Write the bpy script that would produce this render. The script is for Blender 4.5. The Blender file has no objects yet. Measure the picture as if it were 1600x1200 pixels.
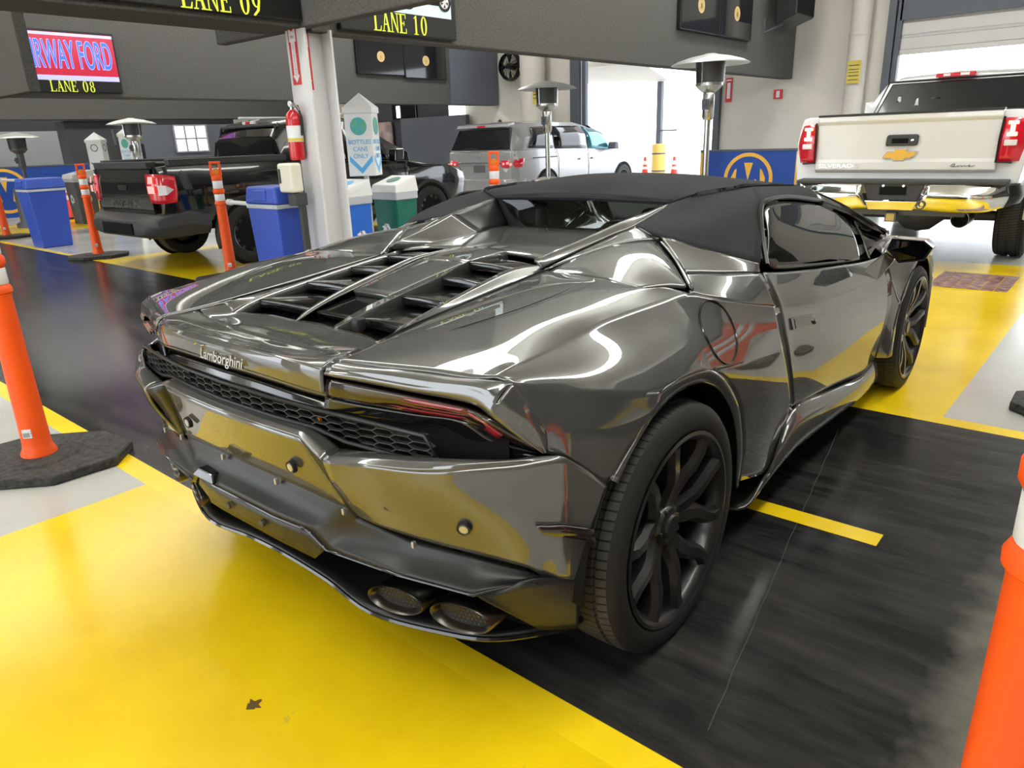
import bpy, bmesh, math, random
from mathutils import Vector, Matrix
random.seed(7)
D = bpy.data
SC = bpy.context.scene
COL = SC.collection
PI = math.pi

# ------------------------------------------------------------------ camera
cd = D.cameras.new('camera'); cam = D.objects.new('camera', cd); COL.objects.link(cam)
cd.sensor_width = 36.0; cd.sensor_fit = 'HORIZONTAL'
cd.lens = 1134.62 / 1600 * 36.0
cd.clip_start = 0.02; cd.clip_end = 400
_yaw, _pit, _rol = math.radians(40.5078), math.radians(18.6491), math.radians(-2.0987)
_f = Vector((-math.sin(_yaw)*math.cos(_pit), math.cos(_yaw)*math.cos(_pit), -math.sin(_pit)))
_r = Vector((math.cos(_yaw), math.sin(_yaw), 0)); _u = _r.cross(_f)
_r2 = _r*math.cos(_rol) + _u*math.sin(_rol); _u2 = -_r*math.sin(_rol) + _u*math.cos(_rol)
cam.matrix_world = Matrix(((_r2.x, _u2.x, -_f.x, 1.7312), (_r2.y, _u2.y, -_f.y, -1.5760), (_r2.z, _u2.z, -_f.z, 1.3459), (0, 0, 0, 1)))
SC.camera = cam
# ------------------------------------------------------------------ exposure and sky
SC.view_settings.view_transform = 'Standard'
SC.view_settings.look = 'None'
SC.view_settings.gamma = 1.0
SC.view_settings.use_curve_mapping = False
SC.view_settings.exposure = 0.1
SC.cycles.max_bounces = 8
W = D.worlds.new('sky'); SC.world = W; W.use_nodes = True
_bg = W.node_tree.nodes['Background']
_bg.inputs['Color'].default_value = (0.88, 0.94, 1.0, 1)
_bg.inputs['Strength'].default_value = 4.2
TUBE_EMIT = 12.0

# ------------------------------------------------------------------ helpers
def link(o, parent=None):
    COL.objects.link(o)
    if parent: o.parent = parent
    return o
def tag(o, label, cat=None, group=None, kind=None):
    o['label'] = label
    if cat: o['category'] = cat
    if group: o['group'] = group
    if kind: o['kind'] = kind
    return o
def empty(name, loc, label, cat, group=None, rz=0.0):
    o = D.objects.new(name, None); o.location = loc; o.rotation_euler = (0, 0, rz)
    o.empty_display_size = 0.1
    link(o); return tag(o, label, cat, group)
def copy_tree(o, parent=None):
    kids = list(o.children)
    c = o.copy(); COL.objects.link(c); c.parent = parent
    for k in kids: copy_tree(k, c)
    return c

class MB:
    def __init__(s): s.v = []; s.f = []; s.m = []; s.cur = 0
    def add(s, vs, fs):
        b = len(s.v); s.v += [tuple(q) for q in vs]
        for f in fs: s.f.append([b+i for i in f]); s.m.append(s.cur)
        return s
    def box(s, x0, y0, z0, x1, y1, z1):
        return s.add([(x0,y0,z0),(x1,y0,z0),(x1,y1,z0),(x0,y1,z0),(x0,y0,z1),(x1,y0,z1),(x1,y1,z1),(x0,y1,z1)],
                     [(0,3,2,1),(4,5,6,7),(0,1,5,4),(1,2,6,5),(2,3,7,6),(3,0,4,7)])
    def frustum(s, a, z0, b, z1):   # a,b=(x0,y0,x1,y1)
        return s.add([(a[0],a[1],z0),(a[2],a[1],z0),(a[2],a[3],z0),(a[0],a[3],z0),(b[0],b[1],z1),(b[2],b[1],z1),(b[2],b[3],z1),(b[0],b[3],z1)],
                     [(0,3,2,1),(4,5,6,7),(0,1,5,4),(1,2,6,5),(2,3,7,6),(3,0,4,7)])
    def prism(s, poly, axis, a, b, sc=1.0):
        # poly of 2D points extruded along axis ('x','y','z') from a to b
        n = len(poly); vs = []
        cx = sum(q[0] for q in poly)/n; cy = sum(q[1] for q in poly)/n
        for k, h in enumerate((a, b)):
            for (u, w) in poly:
                if k: u, w = cx+(u-cx)*sc, cy+(w-cy)*sc
                vs.append({'x': (h,u,w), 'y': (u,h,w), 'z': (u,w,h)}[axis])
        fs = [tuple(range(n)), tuple(range(2*n-1, n-1, -1))]
        fs += [(i, i+n, (i+1) % n+n, (i+1) % n) for i in range(n)]
        return s.add(vs, fs)
    def lathe(s, prof, n=32, c=(0,0,0), axis='z', close=False):
        b = []; vs = []
        for (r, h) in prof:
            for i in range(n):
                a = 2*PI*i/n; ca, sa = r*math.cos(a), r*math.sin(a)
                q = {'z': (ca, sa, h), 'x': (h, ca, sa), 'y': (ca, h, sa)}[axis]
                vs.append((q[0]+c[0], q[1]+c[1], q[2]+c[2]))
        fs = []
        for j in range(len(prof)-1):
            for i in range(n):
                i2 = (i+1) % n
                fs.append((j*n+i, j*n+i2, (j+1)*n+i2, (j+1)*n+i))
        if not close:
            if prof[0][0] > 1e-6: fs.append(tuple(range(n-1, -1, -1)))
            if prof[-1][0] > 1e-6: fs.append(tuple((len(prof)-1)*n+i for i in range(n)))
        return s.add(vs, fs)
    def tube(s, pts, r, n=8, closed=False):
        pts = [Vector(q) for q in pts]; m = len(pts); vs = []; fs = []
        up = None
        for i, q in enumerate(pts):
            if closed: t = pts[(i+1) % m]-pts[i-1]
            else: t = pts[min(i+1, m-1)]-pts[max(i-1, 0)]
            t.normalize()
            if up is None:
                up = Vector((0,0,1)) if abs(t.z) < .9 else Vector((1,0,0))
            a = t.cross(up)
            if a.length < 1e-5: a = t.cross(Vector((0.3,1,0.2)))
            a.normalize(); b = a.cross(t); up = b.copy()
            rr = r[i] if isinstance(r, (list, tuple)) else r
            for k in range(n):
                an = 2*PI*k/n; w = q + a*rr*math.cos(an) + b*rr*math.sin(an); vs.append(tuple(w))
        L = m if closed else m-1
        for i in range(L):
            for k in range(n):
                k2 = (k+1) % n; j = (i+1) % m
                fs.append((i*n+k, i*n+k2, j*n+k2, j*n+k))
        if not closed:
            fs.append(tuple(range(n-1, -1, -1))); fs.append(tuple((m-1)*n+k for k in range(n)))
        return s.add(vs, fs)
    def quad(s, a, b, c, d): return s.add([a,b,c,d], [(0,1,2,3)])
    def poly(s, pts): return s.add(pts, [tuple(range(len(pts)))])
    def slab(s, pts, th, n=None):
        # flat polygon given thickness th opposite to normal n
        P = [Vector(q) for q in pts]
        if n is None:
            n = Vector((0,0,0))
            for i in range(len(P)):
                a, b = P[i], P[(i+1) % len(P)]
                n += a.cross(b)
        n = Vector(n).normalized(); k = len(P)
        vs = [tuple(q) for q in P] + [tuple(q-n*th) for q in P]
        fs = [tuple(range(k)), tuple(range(2*k-1, k-1, -1))] + [(i, (i+1) % k, (i+1) % k+k, i+k)[::-1] for i in range(k)]
        return s.add(vs, fs)
    def grid(s, G, flip=False):
        n, m = len(G), len(G[0]); vs = [q for r in G for q in r]; fs = []
        for i in range(n-1):
            for j in range(m-1):
                f = (i*m+j, i*m+j+1, (i+1)*m+j+1, (i+1)*m+j)
                fs.append(f[::-1] if flip else f)
        return s.add(vs, fs)
    def text(s, txt, size, M, ext=0.002, sx=1.0, shear=0.0, align='CENTER'):
        cu = D.curves.new('t', 'FONT'); cu.body = txt; cu.size = size; cu.extrude = ext; cu.shear = shear
        cu.align_x = align; cu.align_y = 'CENTER'
        o = D.objects.new('t', cu); COL.objects.link(o)
        me = D.meshes.new_from_object(o)
        vs = [tuple(M @ Vector((v.co.x*sx, v.co.y, v.co.z))) for v in me.vertices]
        fs = [tuple(q.vertices) for q in me.polygons]
        D.objects.remove(o); D.curves.remove(cu); D.meshes.remove(me)
        return s.add(vs, fs)
    def build(s, name, mat, parent=None, smooth=35, bevel=0, solid=0, mats=None, recalc=False, seg=2, off=-1, weld=False):
        me = D.meshes.new(name); me.from_pydata(s.v, [], s.f)
        for mm in (mats or [mat]): me.materials.append(mm)
        if mats: me.polygons.foreach_set('material_index', s.m)
        if weld:
            bm = bmesh.new(); bm.from_mesh(me); bmesh.ops.remove_doubles(bm, verts=bm.verts, dist=.0012); bm.to_mesh(me); bm.free()
        if recalc:
            bm = bmesh.new(); bm.from_mesh(me); bmesh.ops.recalc_face_normals(bm, faces=bm.faces); bm.to_mesh(me); bm.free()
        if smooth:
            me.polygons.foreach_set('use_smooth', [True]*len(me.polygons))
            me.set_sharp_from_angle(angle=math.radians(smooth))
        me.update()
        o = D.objects.new(name, me); link(o, parent)
        if solid:
            md = o.modifiers.new('solid', 'SOLIDIFY'); md.thickness = solid; md.offset = off
        if bevel:
            md = o.modifiers.new('bevel', 'BEVEL'); md.width = bevel; md.segments = seg; md.limit_method = 'ANGLE'; md.angle_limit = math.radians(32)
        return o

def _cr(p0, p1, p2, p3, t):
    t2, t3 = t*t, t*t*t
    return tuple(.5*((2*b) + (-a+c)*t + (2*a-5*b+4*c-d)*t2 + (-a+3*b-3*c+d)*t3) for a, b, c, d in zip(p0, p1, p2, p3))
def curve(pts, k=6, lin=False):
    out = []; n = len(pts)
    if n == 1: return list(pts)
    for i in range(n-1):
        p1, p2 = pts[i], pts[i+1]
        p0 = pts[i-1] if i > 0 else tuple(2*a-b for a, b in zip(p1, p2))
        p3 = pts[i+2] if i+2 < n else tuple(2*b-a for a, b in zip(p1, p2))
        for j in range(k):
            t = j/k
            out.append(tuple(a+(b-a)*t for a, b in zip(p1, p2)) if lin else _cr(p0, p1, p2, p3, t))
    out.append(tuple(pts[-1])); return out
def patch(rows, ku=6, kv=6, lu=False, lv=False):
    R = [curve(r, ku, lu) for r in rows]
    m = len(R[0]); C = [curve([r[j] for r in R], kv, lv) for j in range(m)]
    return [[C[j][i] for j in range(m)] for i in range(len(C[0]))]
def shrink(G, g, sides='tblr'):
    def mv(a, b, d):
        v = Vector(b)-Vector(a); L = v.length
        if L < 1e-6: return a
        return tuple(Vector(a)+v*min(d/L, .45))
    n, m = len(G), len(G[0])
    if 't' in sides: G[0] = [mv(G[0][j], G[1][j], g) for j in range(m)]
    if 'b' in sides: G[-1] = [mv(G[-1][j], G[-2][j], g) for j in range(m)]
    if 'l' in sides:
        for i in range(n): G[i][0] = mv(G[i][0], G[i][1], g)
    if 'r' in sides:
        for i in range(n): G[i][-1] = mv(G[i][-1], G[i][-2], g)
    return G
def fair(G, it=900, lam=.028):
    # even out a point grid (bi-Laplacian), the edge points stay where they are
    import numpy as np
    A = np.array(G, float)
    if min(A.shape[:2]) < 6: return G
    lap = lambda U: (U[:-2,1:-1]+U[2:,1:-1]+U[1:-1,:-2]+U[1:-1,2:]-4*U[1:-1,1:-1])
    for _ in range(it):
        L = np.zeros_like(A); L[1:-1,1:-1] = lap(A)
        A[1:-1,1:-1] -= lam*lap(L)
    return [[tuple(q) for q in r] for r in A]
def coons(top, bot, left, right, n=16, m=16, bulge=0.0, d=(0,0,1)):
    # smooth sheet between four edge curves (left/right run from top to bottom)
    rs = lambda c, k: [tuple(q) for q in resample(c, k)]
    T, B, L, R = rs(top, m), rs(bot, m), rs(left, n), rs(right, n); G = []
    for i in range(n):
        v = i/(n-1); row = []
        for j in range(m):
            u = j/(m-1)
            q = [(1-v)*T[j][k]+v*B[j][k]+(1-u)*L[i][k]+u*R[i][k]-((1-u)*(1-v)*T[0][k]+u*(1-v)*T[-1][k]+(1-u)*v*B[0][k]+u*v*B[-1][k])+d[k]*bulge*16*u*(1-u)*v*(1-v) for k in range(3)]
            row.append(tuple(q))
        G.append(row)
    return G
def resample(row, n):
    c = [Vector(q) for q in curve(row, 10)]; L = [0]
    for a, b in zip(c, c[1:]): L.append(L[-1]+(b-a).length)
    out = []; k = 0
    for i in range(n):
        t = L[-1]*i/(n-1)
        while k < len(L)-2 and L[k+1] < t: k += 1
        f = (t-L[k])/max(L[k+1]-L[k], 1e-9); out.append(tuple(c[k].lerp(c[k+1], min(1, f))))
    return out
def orient(G, c):
    # True when the grid must be flipped so that its normals look away from c
    tot = 0; n, m = len(G), len(G[0])
    for i in range(0, n-1, max(1, (n-1)//4)):
        for j in range(0, m-1, max(1, (m-1)//4)):
            a, b, d = Vector(G[i][j]), Vector(G[i][j+1]), Vector(G[i+1][j])
            nn = (b-a).cross(d-a)
            if nn.length > 1e-12: tot += nn.normalized().dot((a-Vector(c)).normalized())
    return tot < 0
def mir(G): return [[(-x, y, z) for (x, y, z) in r] for r in G]

# ------------------------------------------------------------------ materials
def node(nt, t, loc=None, **k):
    n = nt.nodes.new(t)
    for a, b in k.items(): setattr(n, a, b)
    return n
def mat(name, col, rough=.5, metal=0.0, coat=0.0, coat_r=.03, spec=.5, trans=0.0, emit=None, es=1.0, ior=1.45):
    m = D.materials.new(name); m.use_nodes = True; b = m.node_tree.nodes['Principled BSDF']
    b.inputs['Base Color'].default_value = (*col, 1); b.inputs['Roughness'].default_value = rough
    b.inputs['Metallic'].default_value = metal; b.inputs['Coat Weight'].default_value = coat
    b.inputs['Coat Roughness'].default_value = coat_r; b.inputs['Specular IOR Level'].default_value = spec
    b.inputs['Transmission Weight'].default_value = trans; b.inputs['IOR'].default_value = ior
    if emit: b.inputs['Emission Color'].default_value = (*emit, 1); b.inputs['Emission Strength'].default_value = es
    m.diffuse_color = (*col, 1)
    return m
def noisy(m, scale, c1, c2, lo=.4, hi=.6, detail=6, stretch=(1,1,1), rough=None, bump=0.0, bscale=None, coords='Object'):
    nt = m.node_tree; b = nt.nodes['Principled BSDF']
    tc = node(nt, 'ShaderNodeTexCoord'); mp = node(nt, 'ShaderNodeMapping'); mp.inputs['Scale'].default_value = stretch
    nt.links.new(tc.outputs[coords], mp.inputs['Vector'])
    no = node(nt, 'ShaderNodeTexNoise'); no.inputs['Scale'].default_value = scale; no.inputs['Detail'].default_value = detail
    nt.links.new(mp.outputs[0], no.inputs['Vector'])
    cr = node(nt, 'ShaderNodeValToRGB'); cr.color_ramp.elements[0].position = lo; cr.color_ramp.elements[1].position = hi
    cr.color_ramp.elements[0].color = (*c1, 1); cr.color_ramp.elements[1].color = (*c2, 1)
    nt.links.new(no.outputs[0], cr.inputs[0]); nt.links.new(cr.outputs[0], b.inputs['Base Color'])
    if rough:
        mr = node(nt, 'ShaderNodeMapRange'); mr.inputs[3].default_value, mr.inputs[4].default_value = rough
        nt.links.new(no.outputs[0], mr.inputs[0]); nt.links.new(mr.outputs[0], b.inputs['Roughness'])
    if bump:
        n2 = node(nt, 'ShaderNodeTexNoise'); n2.inputs['Scale'].default_value = bscale or scale*4; n2.inputs['Detail'].default_value = 3
        nt.links.new(tc.outputs[coords], n2.inputs['Vector'])
        bp = node(nt, 'ShaderNodeBump'); bp.inputs['Strength'].default_value = bump; bp.inputs['Distance'].default_value = .01
        nt.links.new(n2.outputs[0], bp.inputs['Height']); nt.links.new(bp.outputs[0], b.inputs['Normal'])
    return m, cr, no
def glass(name, tint, tr=.5, rough=.0):
    # thin pane: part of the light goes straight through, part is reflected
    m = D.materials.new(name); m.use_nodes = True; nt = m.node_tree; nt.nodes.clear()
    out = node(nt, 'ShaderNodeOutputMaterial'); t = node(nt, 'ShaderNodeBsdfTransparent'); g = node(nt, 'ShaderNodeBsdfGlossy')
    t.inputs[0].default_value = (*tint, 1); g.inputs['Roughness'].default_value = rough; g.inputs[0].default_value = (1,1,1,1)
    fr = node(nt, 'ShaderNodeFresnel'); fr.inputs[0].default_value = 1.5
    mx = node(nt, 'ShaderNodeMixShader'); nt.links.new(fr.outputs[0], mx.inputs[0]); nt.links.new(t.outputs[0], mx.inputs[1]); nt.links.new(g.outputs[0], mx.inputs[2])
    nt.links.new(mx.outputs[0], out.inputs[0]); m.diffuse_color = (*tint, .5)
    return m

M = {}
M['paint'] = mat('grey_metallic_paint', (.056,.057,.056), .45, .12, 1.0, .0, spec=.15)
_nt = M['paint'].node_tree
_b = _nt.nodes['Principled BSDF']; _b.inputs['Coat IOR'].default_value = 2.1
_tc = node(_nt, 'ShaderNodeTexCoord'); _vo = node(_nt, 'ShaderNodeTexVoronoi'); _vo.inputs['Scale'].default_value = 900
_nt.links.new(_tc.outputs['Object'], _vo.inputs['Vector'])
_mx = node(_nt, 'ShaderNodeMapRange'); _mx.inputs[3].default_value = .34; _mx.inputs[4].default_value = .48
_nt.links.new(_vo.outputs['Color'], _mx.inputs[0]); _nt.links.new(_mx.outputs[0], _b.inputs['Roughness'])
M['black_gloss'] = mat('gloss_black_plastic', (.008,.008,.009), .12, 0, .6, .02)
M['black_satin'] = mat('satin_black_plastic', (.014,.014,.015), .34)
M['black_matt'] = mat('matt_black', (.006,.006,.006), .8, spec=.2)
M['slot_black'] = mat('louvre_black', (.012,.012,.013), .3)
M['fabric'] = mat('soft_top_cloth', (.022,.023,.027), .85, spec=.25)
noisy(M['fabric'], 240, (.018,.019,.022), (.03,.031,.036), .35, .65, bump=.25, bscale=900)
M['rubber'] = mat('tyre_rubber', (.02,.02,.02), .6, spec=.35)
M['rim_black'] = mat('satin_black_alloy', (.022,.022,.024), .32, .4, .4, .15)
M['caliper'] = mat('red_caliper', (.45,.01,.02), .3)
M['disc'] = mat('brake_disc_steel', (.22,.21,.2), .35, .9)
M['tail_red'] = mat('red_lamp_lens', (.24,.008,.02), .12, 0, 1.0, .02)
M['lamp_dark'] = mat('smoked_lamp_lens', (.016,.008,.009), .08, 0, 1.0, .02)
M['steel'] = mat('bright_steel', (.6,.6,.6), .18, 1.0)
M['dark_steel'] = mat('dark_exhaust_steel', (.12,.11,.1), .28, 1.0)
M['chrome'] = mat('chrome', (.85,.85,.85), .06, 1.0)
M['badge'] = mat('badge_chrome', (.8,.79,.75), .2, 1.0)
M['car_glass'] = glass('tinted_glass', (.16,.18,.17))
M['rear_glass'] = glass('rear_window_glass', (.62,.68,.66))
M['clear_glass'] = glass('clear_glass', (.75,.8,.8))
M['smoke_glass'] = glass('smoked_glass', (.06,.065,.07))
M['mirror'] = mat('mirror_glass', (.03,.03,.035), .02, 1.0)
M['seat'] = mat('black_leather', (.012,.012,.013), .45)
M['spark'] = mat('spark_sensor', (.5,.5,.52), .3, .6)
M['white_paint'] = mat('white_truck_paint', (.72,.73,.75), .2, 0, .8, .02)
M['truck_black'] = mat('black_truck_paint', (.004,.004,.005), .12, .1, 1.0, .01)
M['van_silver'] = mat('silver_van_paint', (.40,.40,.41), .3, .55, .9, .02)
M['grey_plastic'] = mat('dark_grey_plastic', (.045,.047,.05), .5)
M['lamp_red'] = mat('red_tail_lamp', (.5,.008,.022), .1, 0, 1.0, .02, emit=(1,.02,.05), es=.10)
M['lamp_lit'] = mat('lit_tail_lamp', (.9,.1,.1), .2, emit=(1,.30,.25), es=1.3)
M['lamp_amber'] = mat('lit_bulb', (.9,.5,.2), .2, emit=(1,.6,.3), es=2.5)
M['lamp_white'] = mat('white_lamp_lens', (.75,.72,.72), .1, 0, .6)
M['gold'] = mat('gold_bowtie', (.75,.42,.06), .25, .6)
M['orange'] = mat('orange_plastic', (.93,.105,.012), .42, spec=.4)
M['orange_amber'] = mat('amber_reflector', (.75,.22,.02), .25)
M['band'] = mat('white_reflective_band', (.78,.79,.82), .35)
M['base_rubber'], _, _ = noisy(mat('recycled_rubber', (.03,.03,.03), .75), 40, (.018,.017,.016), (.06,.057,.052), .35, .7, bump=.5, bscale=120)
M['blue_bin'] = mat('blue_bin_plastic', (.036,.083,.46), .42)
M['blue_bin2'] = mat('recycling_blue_plastic', (.02,.14,.62), .4)
M['green_bin'] = mat('recycling_green_plastic', (.008,.14,.105), .42)
M['grey_bin'] = mat('recycling_grey_plastic', (.1,.105,.115), .45)
M['white_plastic'] = mat('white_plastic', (.72,.73,.74), .4)
M['ivory'] = mat('ivory_plastic', (.72,.70,.60), .4)
M['bag'] = mat('bin_bag_film', (.62,.66,.74), .25, trans=.25)
M['sign_white'] = mat('sign_board_white', (.74,.77,.80), .5)
M['sign_blue'] = mat('sign_print_blue', (.10,.42,.80), .5)
M['sign_teal'] = mat('globe_print_teal', (.08,.42,.45), .5)
M['sign_green'] = mat('globe_print_green', (.13,.45,.28), .5)
M['sign_red'] = mat('sign_red', (.62,.03,.04), .45)
M['sign_yellow'] = mat('sign_yellow', (.65,.52,.1), .5)
M['extinguisher'] = mat('extinguisher_red', (.52,.012,.02), .25, 0, .5)
M['brass'] = mat('brass', (.55,.42,.15), .3, 1)
M['beam_white'] = mat('white_painted_steel', (.66,.66,.68), .45)
M['carpet'], _, _ = noisy(mat('grey_acoustic_carpet', (.09,.09,.085), .95, spec=.1), 60, (.085,.084,.080), (.135,.133,.127), .35, .65, bump=.3, bscale=400)
M['ceiling'] = mat('pale_ceiling_panel', (.62,.62,.59), .8)
M['wall'], _, _ = noisy(mat('beige_wall_paint', (.5,.46,.41), .75), 1.2, (.60,.57,.52), (.66,.625,.575), .3, .7)
M['wall_dark'] = mat('charcoal_wall', (.05,.053,.062), .8)
M['wall_slate'] = mat('slate_wall_panel', (.12,.13,.16), .6)
M['wall_grey'] = mat('pale_grey_panel', (.33,.34,.36), .7)
M['door_metal'] = mat('grey_door_metal', (.36,.37,.40), .4, .3)
M['rolling_door'] = mat('rolling_door_slats', (.55,.53,.52), .45, .3)
M['frame_dark'] = mat('dark_door_track', (.11,.12,.14), .5, .4)
M['screen_black'] = mat('black_screen', (.006,.007,.010), .08, 0, .5)
M['screen_frame'] = mat('screen_frame_black', (.01,.01,.011), .4)
M['screen_red'] = mat('lit_screen_red', (.3,.01,.02), .2, emit=(.50,.03,.07), es=.8)
M['screen_blue'] = mat('lit_screen_blue', (.05,.1,.6), .2, emit=(.04,.14,.78), es=1.0)
M['screen_lav'] = mat('lit_screen_lavender', (.4,.4,.8), .2, emit=(.45,.45,.85), es=.75)
M['led_yellow'] = mat('lane_letter_yellow', (.62,.68,.05), .4, emit=(.62,.70,.06), es=.6)
M['screen_sky'] = mat('lit_screen_pale', (.5,.6,.65), .2, emit=(.45,.55,.60), es=.7)
M['coin'] = mat('coin_gold_print', (.5,.36,.16), .4, emit=(.5,.34,.16), es=.45)
M['heater_steel'] = mat('heater_steel', (.55,.55,.53), .25, 1.0)
M['heater_mesh'] = mat('heater_burner_mesh', (.08,.08,.085), .5, .7)
M['heater_head'] = mat('heater_reflector', (.48,.50,.49), .38, .6)
M['banner_blue'] = mat('banner_blue', (.012,.06,.31), .5)
M['banner_gold'] = mat('banner_gold', (.78,.42,.055), .5)
M['tube_light'] = mat('fluorescent_tube', (1,1,1), .5, emit=(1.0,.99,.93), es=TUBE_EMIT)
M['lit_white'] = mat('lit_panel_white', (1,1,1), .5, emit=(.95,.98,1), es=1.5)
M['amber_paint'] = mat('bollard_yellow', (.78,.5,.12), .5)
M['asphalt'] = mat('sunlit_pavement', (.55,.54,.52), .9)
M['skin_poster'] = mat('poster_print', (.36,.27,.26), .6)
noisy(M['skin_poster'], 3, (.2,.13,.13), (.5,.40,.38), .35, .65)
M['tan'] = mat('tan_board', (.5,.42,.34), .7)
# ------------------------------------------------------------------ the hall
def struct(o, label): return tag(o, label, None, None, 'structure')
# floor materials -----------------------------------------------------------
def floor_mats():
    c = mat('polished_concrete', (.5,.5,.48), .16); m, cr, no = noisy(c, 1.3, (.40,.395,.365), (.50,.50,.475), .3, .7, 8, rough=(.10,.26), bump=.04, bscale=30)
    y = mat('worn_yellow_floor_paint', (.80,.56,.005), .2)
    nt = y.node_tree; b = nt.nodes['Principled BSDF']
    tc = node(nt, 'ShaderNodeTexCoord')
    n1 = node(nt, 'ShaderNodeTexNoise'); n1.inputs['Scale'].default_value = 1.6; n1.inputs['Detail'].default_value = 9; n1.inputs['Roughness'].default_value = .62
    n2 = node(nt, 'ShaderNodeTexNoise'); n2.inputs['Scale'].default_value = 3.1; n2.inputs['Detail'].default_value = 12; n2.inputs['Roughness'].default_value = .7
    for n in (n1, n2): nt.links.new(tc.outputs['Object'], n.inputs['Vector'])
    c1 = node(nt, 'ShaderNodeValToRGB'); c1.color_ramp.elements[0].position = .3; c1.color_ramp.elements[1].position = .62
    c1.color_ramp.elements[0].color = (.70,.47,.004,1); c1.color_ramp.elements[1].color = (.83,.585,.006,1)
    c2 = node(nt, 'ShaderNodeValToRGB'); c2.color_ramp.elements[0].position = .655; c2.color_ramp.elements[1].position = .672
    c2.color_ramp.elements[0].color = (0,0,0,1); c2.color_ramp.elements[1].color = (1,1,1,1)
    mx = node(nt, 'ShaderNodeMixRGB'); mx.inputs[2].default_value = (.60,.44,.03,1)
    nt.links.new(n1.outputs[0], c1.inputs[0]); nt.links.new(n2.outputs[0], c2.inputs[0])
    nt.links.new(c2.outputs[0], mx.inputs[0]); nt.links.new(c1.outputs[0], mx.inputs[1]); nt.links.new(mx.outputs[0], b.inputs['Base Color'])
    mr = node(nt, 'ShaderNodeMapRange'); mr.inputs[3].default_value = .12; mr.inputs[4].default_value = .34
    nt.links.new(n1.outputs[0], mr.inputs[0]); nt.links.new(mr.outputs[0], b.inputs['Roughness'])
    y2, _, _ = noisy(mat('fresh_yellow_line_paint', (.86,.60,.01), .25), 2.5, (.80,.55,.008), (.88,.64,.01), .35, .65, rough=(.15,.3))
    k = mat('black_epoxy_floor', (.016,.016,.017), .2)
    nt = k.node_tree; b = nt.nodes['Principled BSDF']
    tc = node(nt, 'ShaderNodeTexCoord')
    mp = node(nt, 'ShaderNodeMapping'); mp.inputs['Scale'].default_value = (.9, 5.0, 1); nt.links.new(tc.outputs['Object'], mp.inputs[0])
    a = node(nt, 'ShaderNodeTexNoise'); a.inputs['Scale'].default_value = 1.7; a.inputs['Detail'].default_value = 10; a.inputs['Roughness'].default_value = .65
    nt.links.new(mp.outputs[0], a.inputs['Vector'])
    ra = node(nt, 'ShaderNodeValToRGB'); ra.color_ramp.elements[0].position = .38; ra.color_ramp.elements[1].position = .72
    ra.color_ramp.elements[0].color = (.010,.010,.011,1); ra.color_ramp.elements[1].color = (.048,.045,.043,1)
    nt.links.new(a.outputs[0], ra.inputs[0])
    # fine pale specks
    s = node(nt, 'ShaderNodeTexNoise'); s.inputs['Scale'].default_value = 130; s.inputs['Detail'].default_value = 2; nt.links.new(tc.outputs['Object'], s.inputs['Vector'])
    rs = node(nt, 'ShaderNodeValToRGB'); rs.color_ramp.elements[0].position = .70; rs.color_ramp.elements[1].position = .80
    rs.color_ramp.elements[0].color = (0,0,0,1); rs.color_ramp.elements[1].color = (.5,.5,.5,1)
    nt.links.new(s.outputs[0], rs.inputs[0])
    m1 = node(nt, 'ShaderNodeMixRGB'); m1.inputs[2].default_value = (.11,.11,.105,1)
    nt.links.new(rs.outputs[0], m1.inputs[0]); nt.links.new(ra.outputs[0], m1.inputs[1])
    # the coating wears out towards the aisle on the right
    sx = node(nt, 'ShaderNodeSeparateXYZ'); nt.links.new(tc.outputs['Object'], sx.inputs[0])
    ed = node(nt, 'ShaderNodeTexNoise'); ed.inputs['Scale'].default_value = 9; ed.inputs['Detail'].default_value = 8; nt.links.new(tc.outputs['Object'], ed.inputs['Vector'])
    ma = node(nt, 'ShaderNodeMath', operation='MULTIPLY_ADD'); ma.inputs[1].default_value = .22; nt.links.new(ed.outputs[0], ma.inputs[0]); nt.links.new(sx.outputs[0], ma.inputs[2])
    wx = node(nt, 'ShaderNodeMapRange'); wx.inputs[1].default_value = 1.64; wx.inputs[2].default_value = 1.76; nt.links.new(ma.outputs[0], wx.inputs[0])
    wy = node(nt, 'ShaderNodeMapRange'); wy.inputs[1].default_value = 1.25; wy.inputs[2].default_value = .80; nt.links.new(sx.outputs[1], wy.inputs[0])
    mm = node(nt, 'ShaderNodeMath', operation='MULTIPLY'); nt.links.new(wx.outputs[0], mm.inputs[0]); nt.links.new(wy.outputs[0], mm.inputs[1])
    m2 = node(nt, 'ShaderNodeMixRGB'); m2.inputs[2].default_value = (.12,.115,.095,1)
    nt.links.new(mm.outputs[0], m2.inputs[0]); nt.links.new(m1.outputs[0], m2.inputs[1]); nt.links.new(m2.outputs[0], b.inputs['Base Color'])
    mr = node(nt, 'ShaderNodeMapRange'); mr.inputs[3].default_value = .12; mr.inputs[4].default_value = .32; b.inputs['Specular IOR Level'].default_value = .16
    nt.links.new(a.outputs[0], mr.inputs[0]); nt.links.new(mr.outputs[0], b.inputs['Roughness'])
    return c, y, y2, k
fm = floor_mats()
FROT = -0.0125
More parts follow.
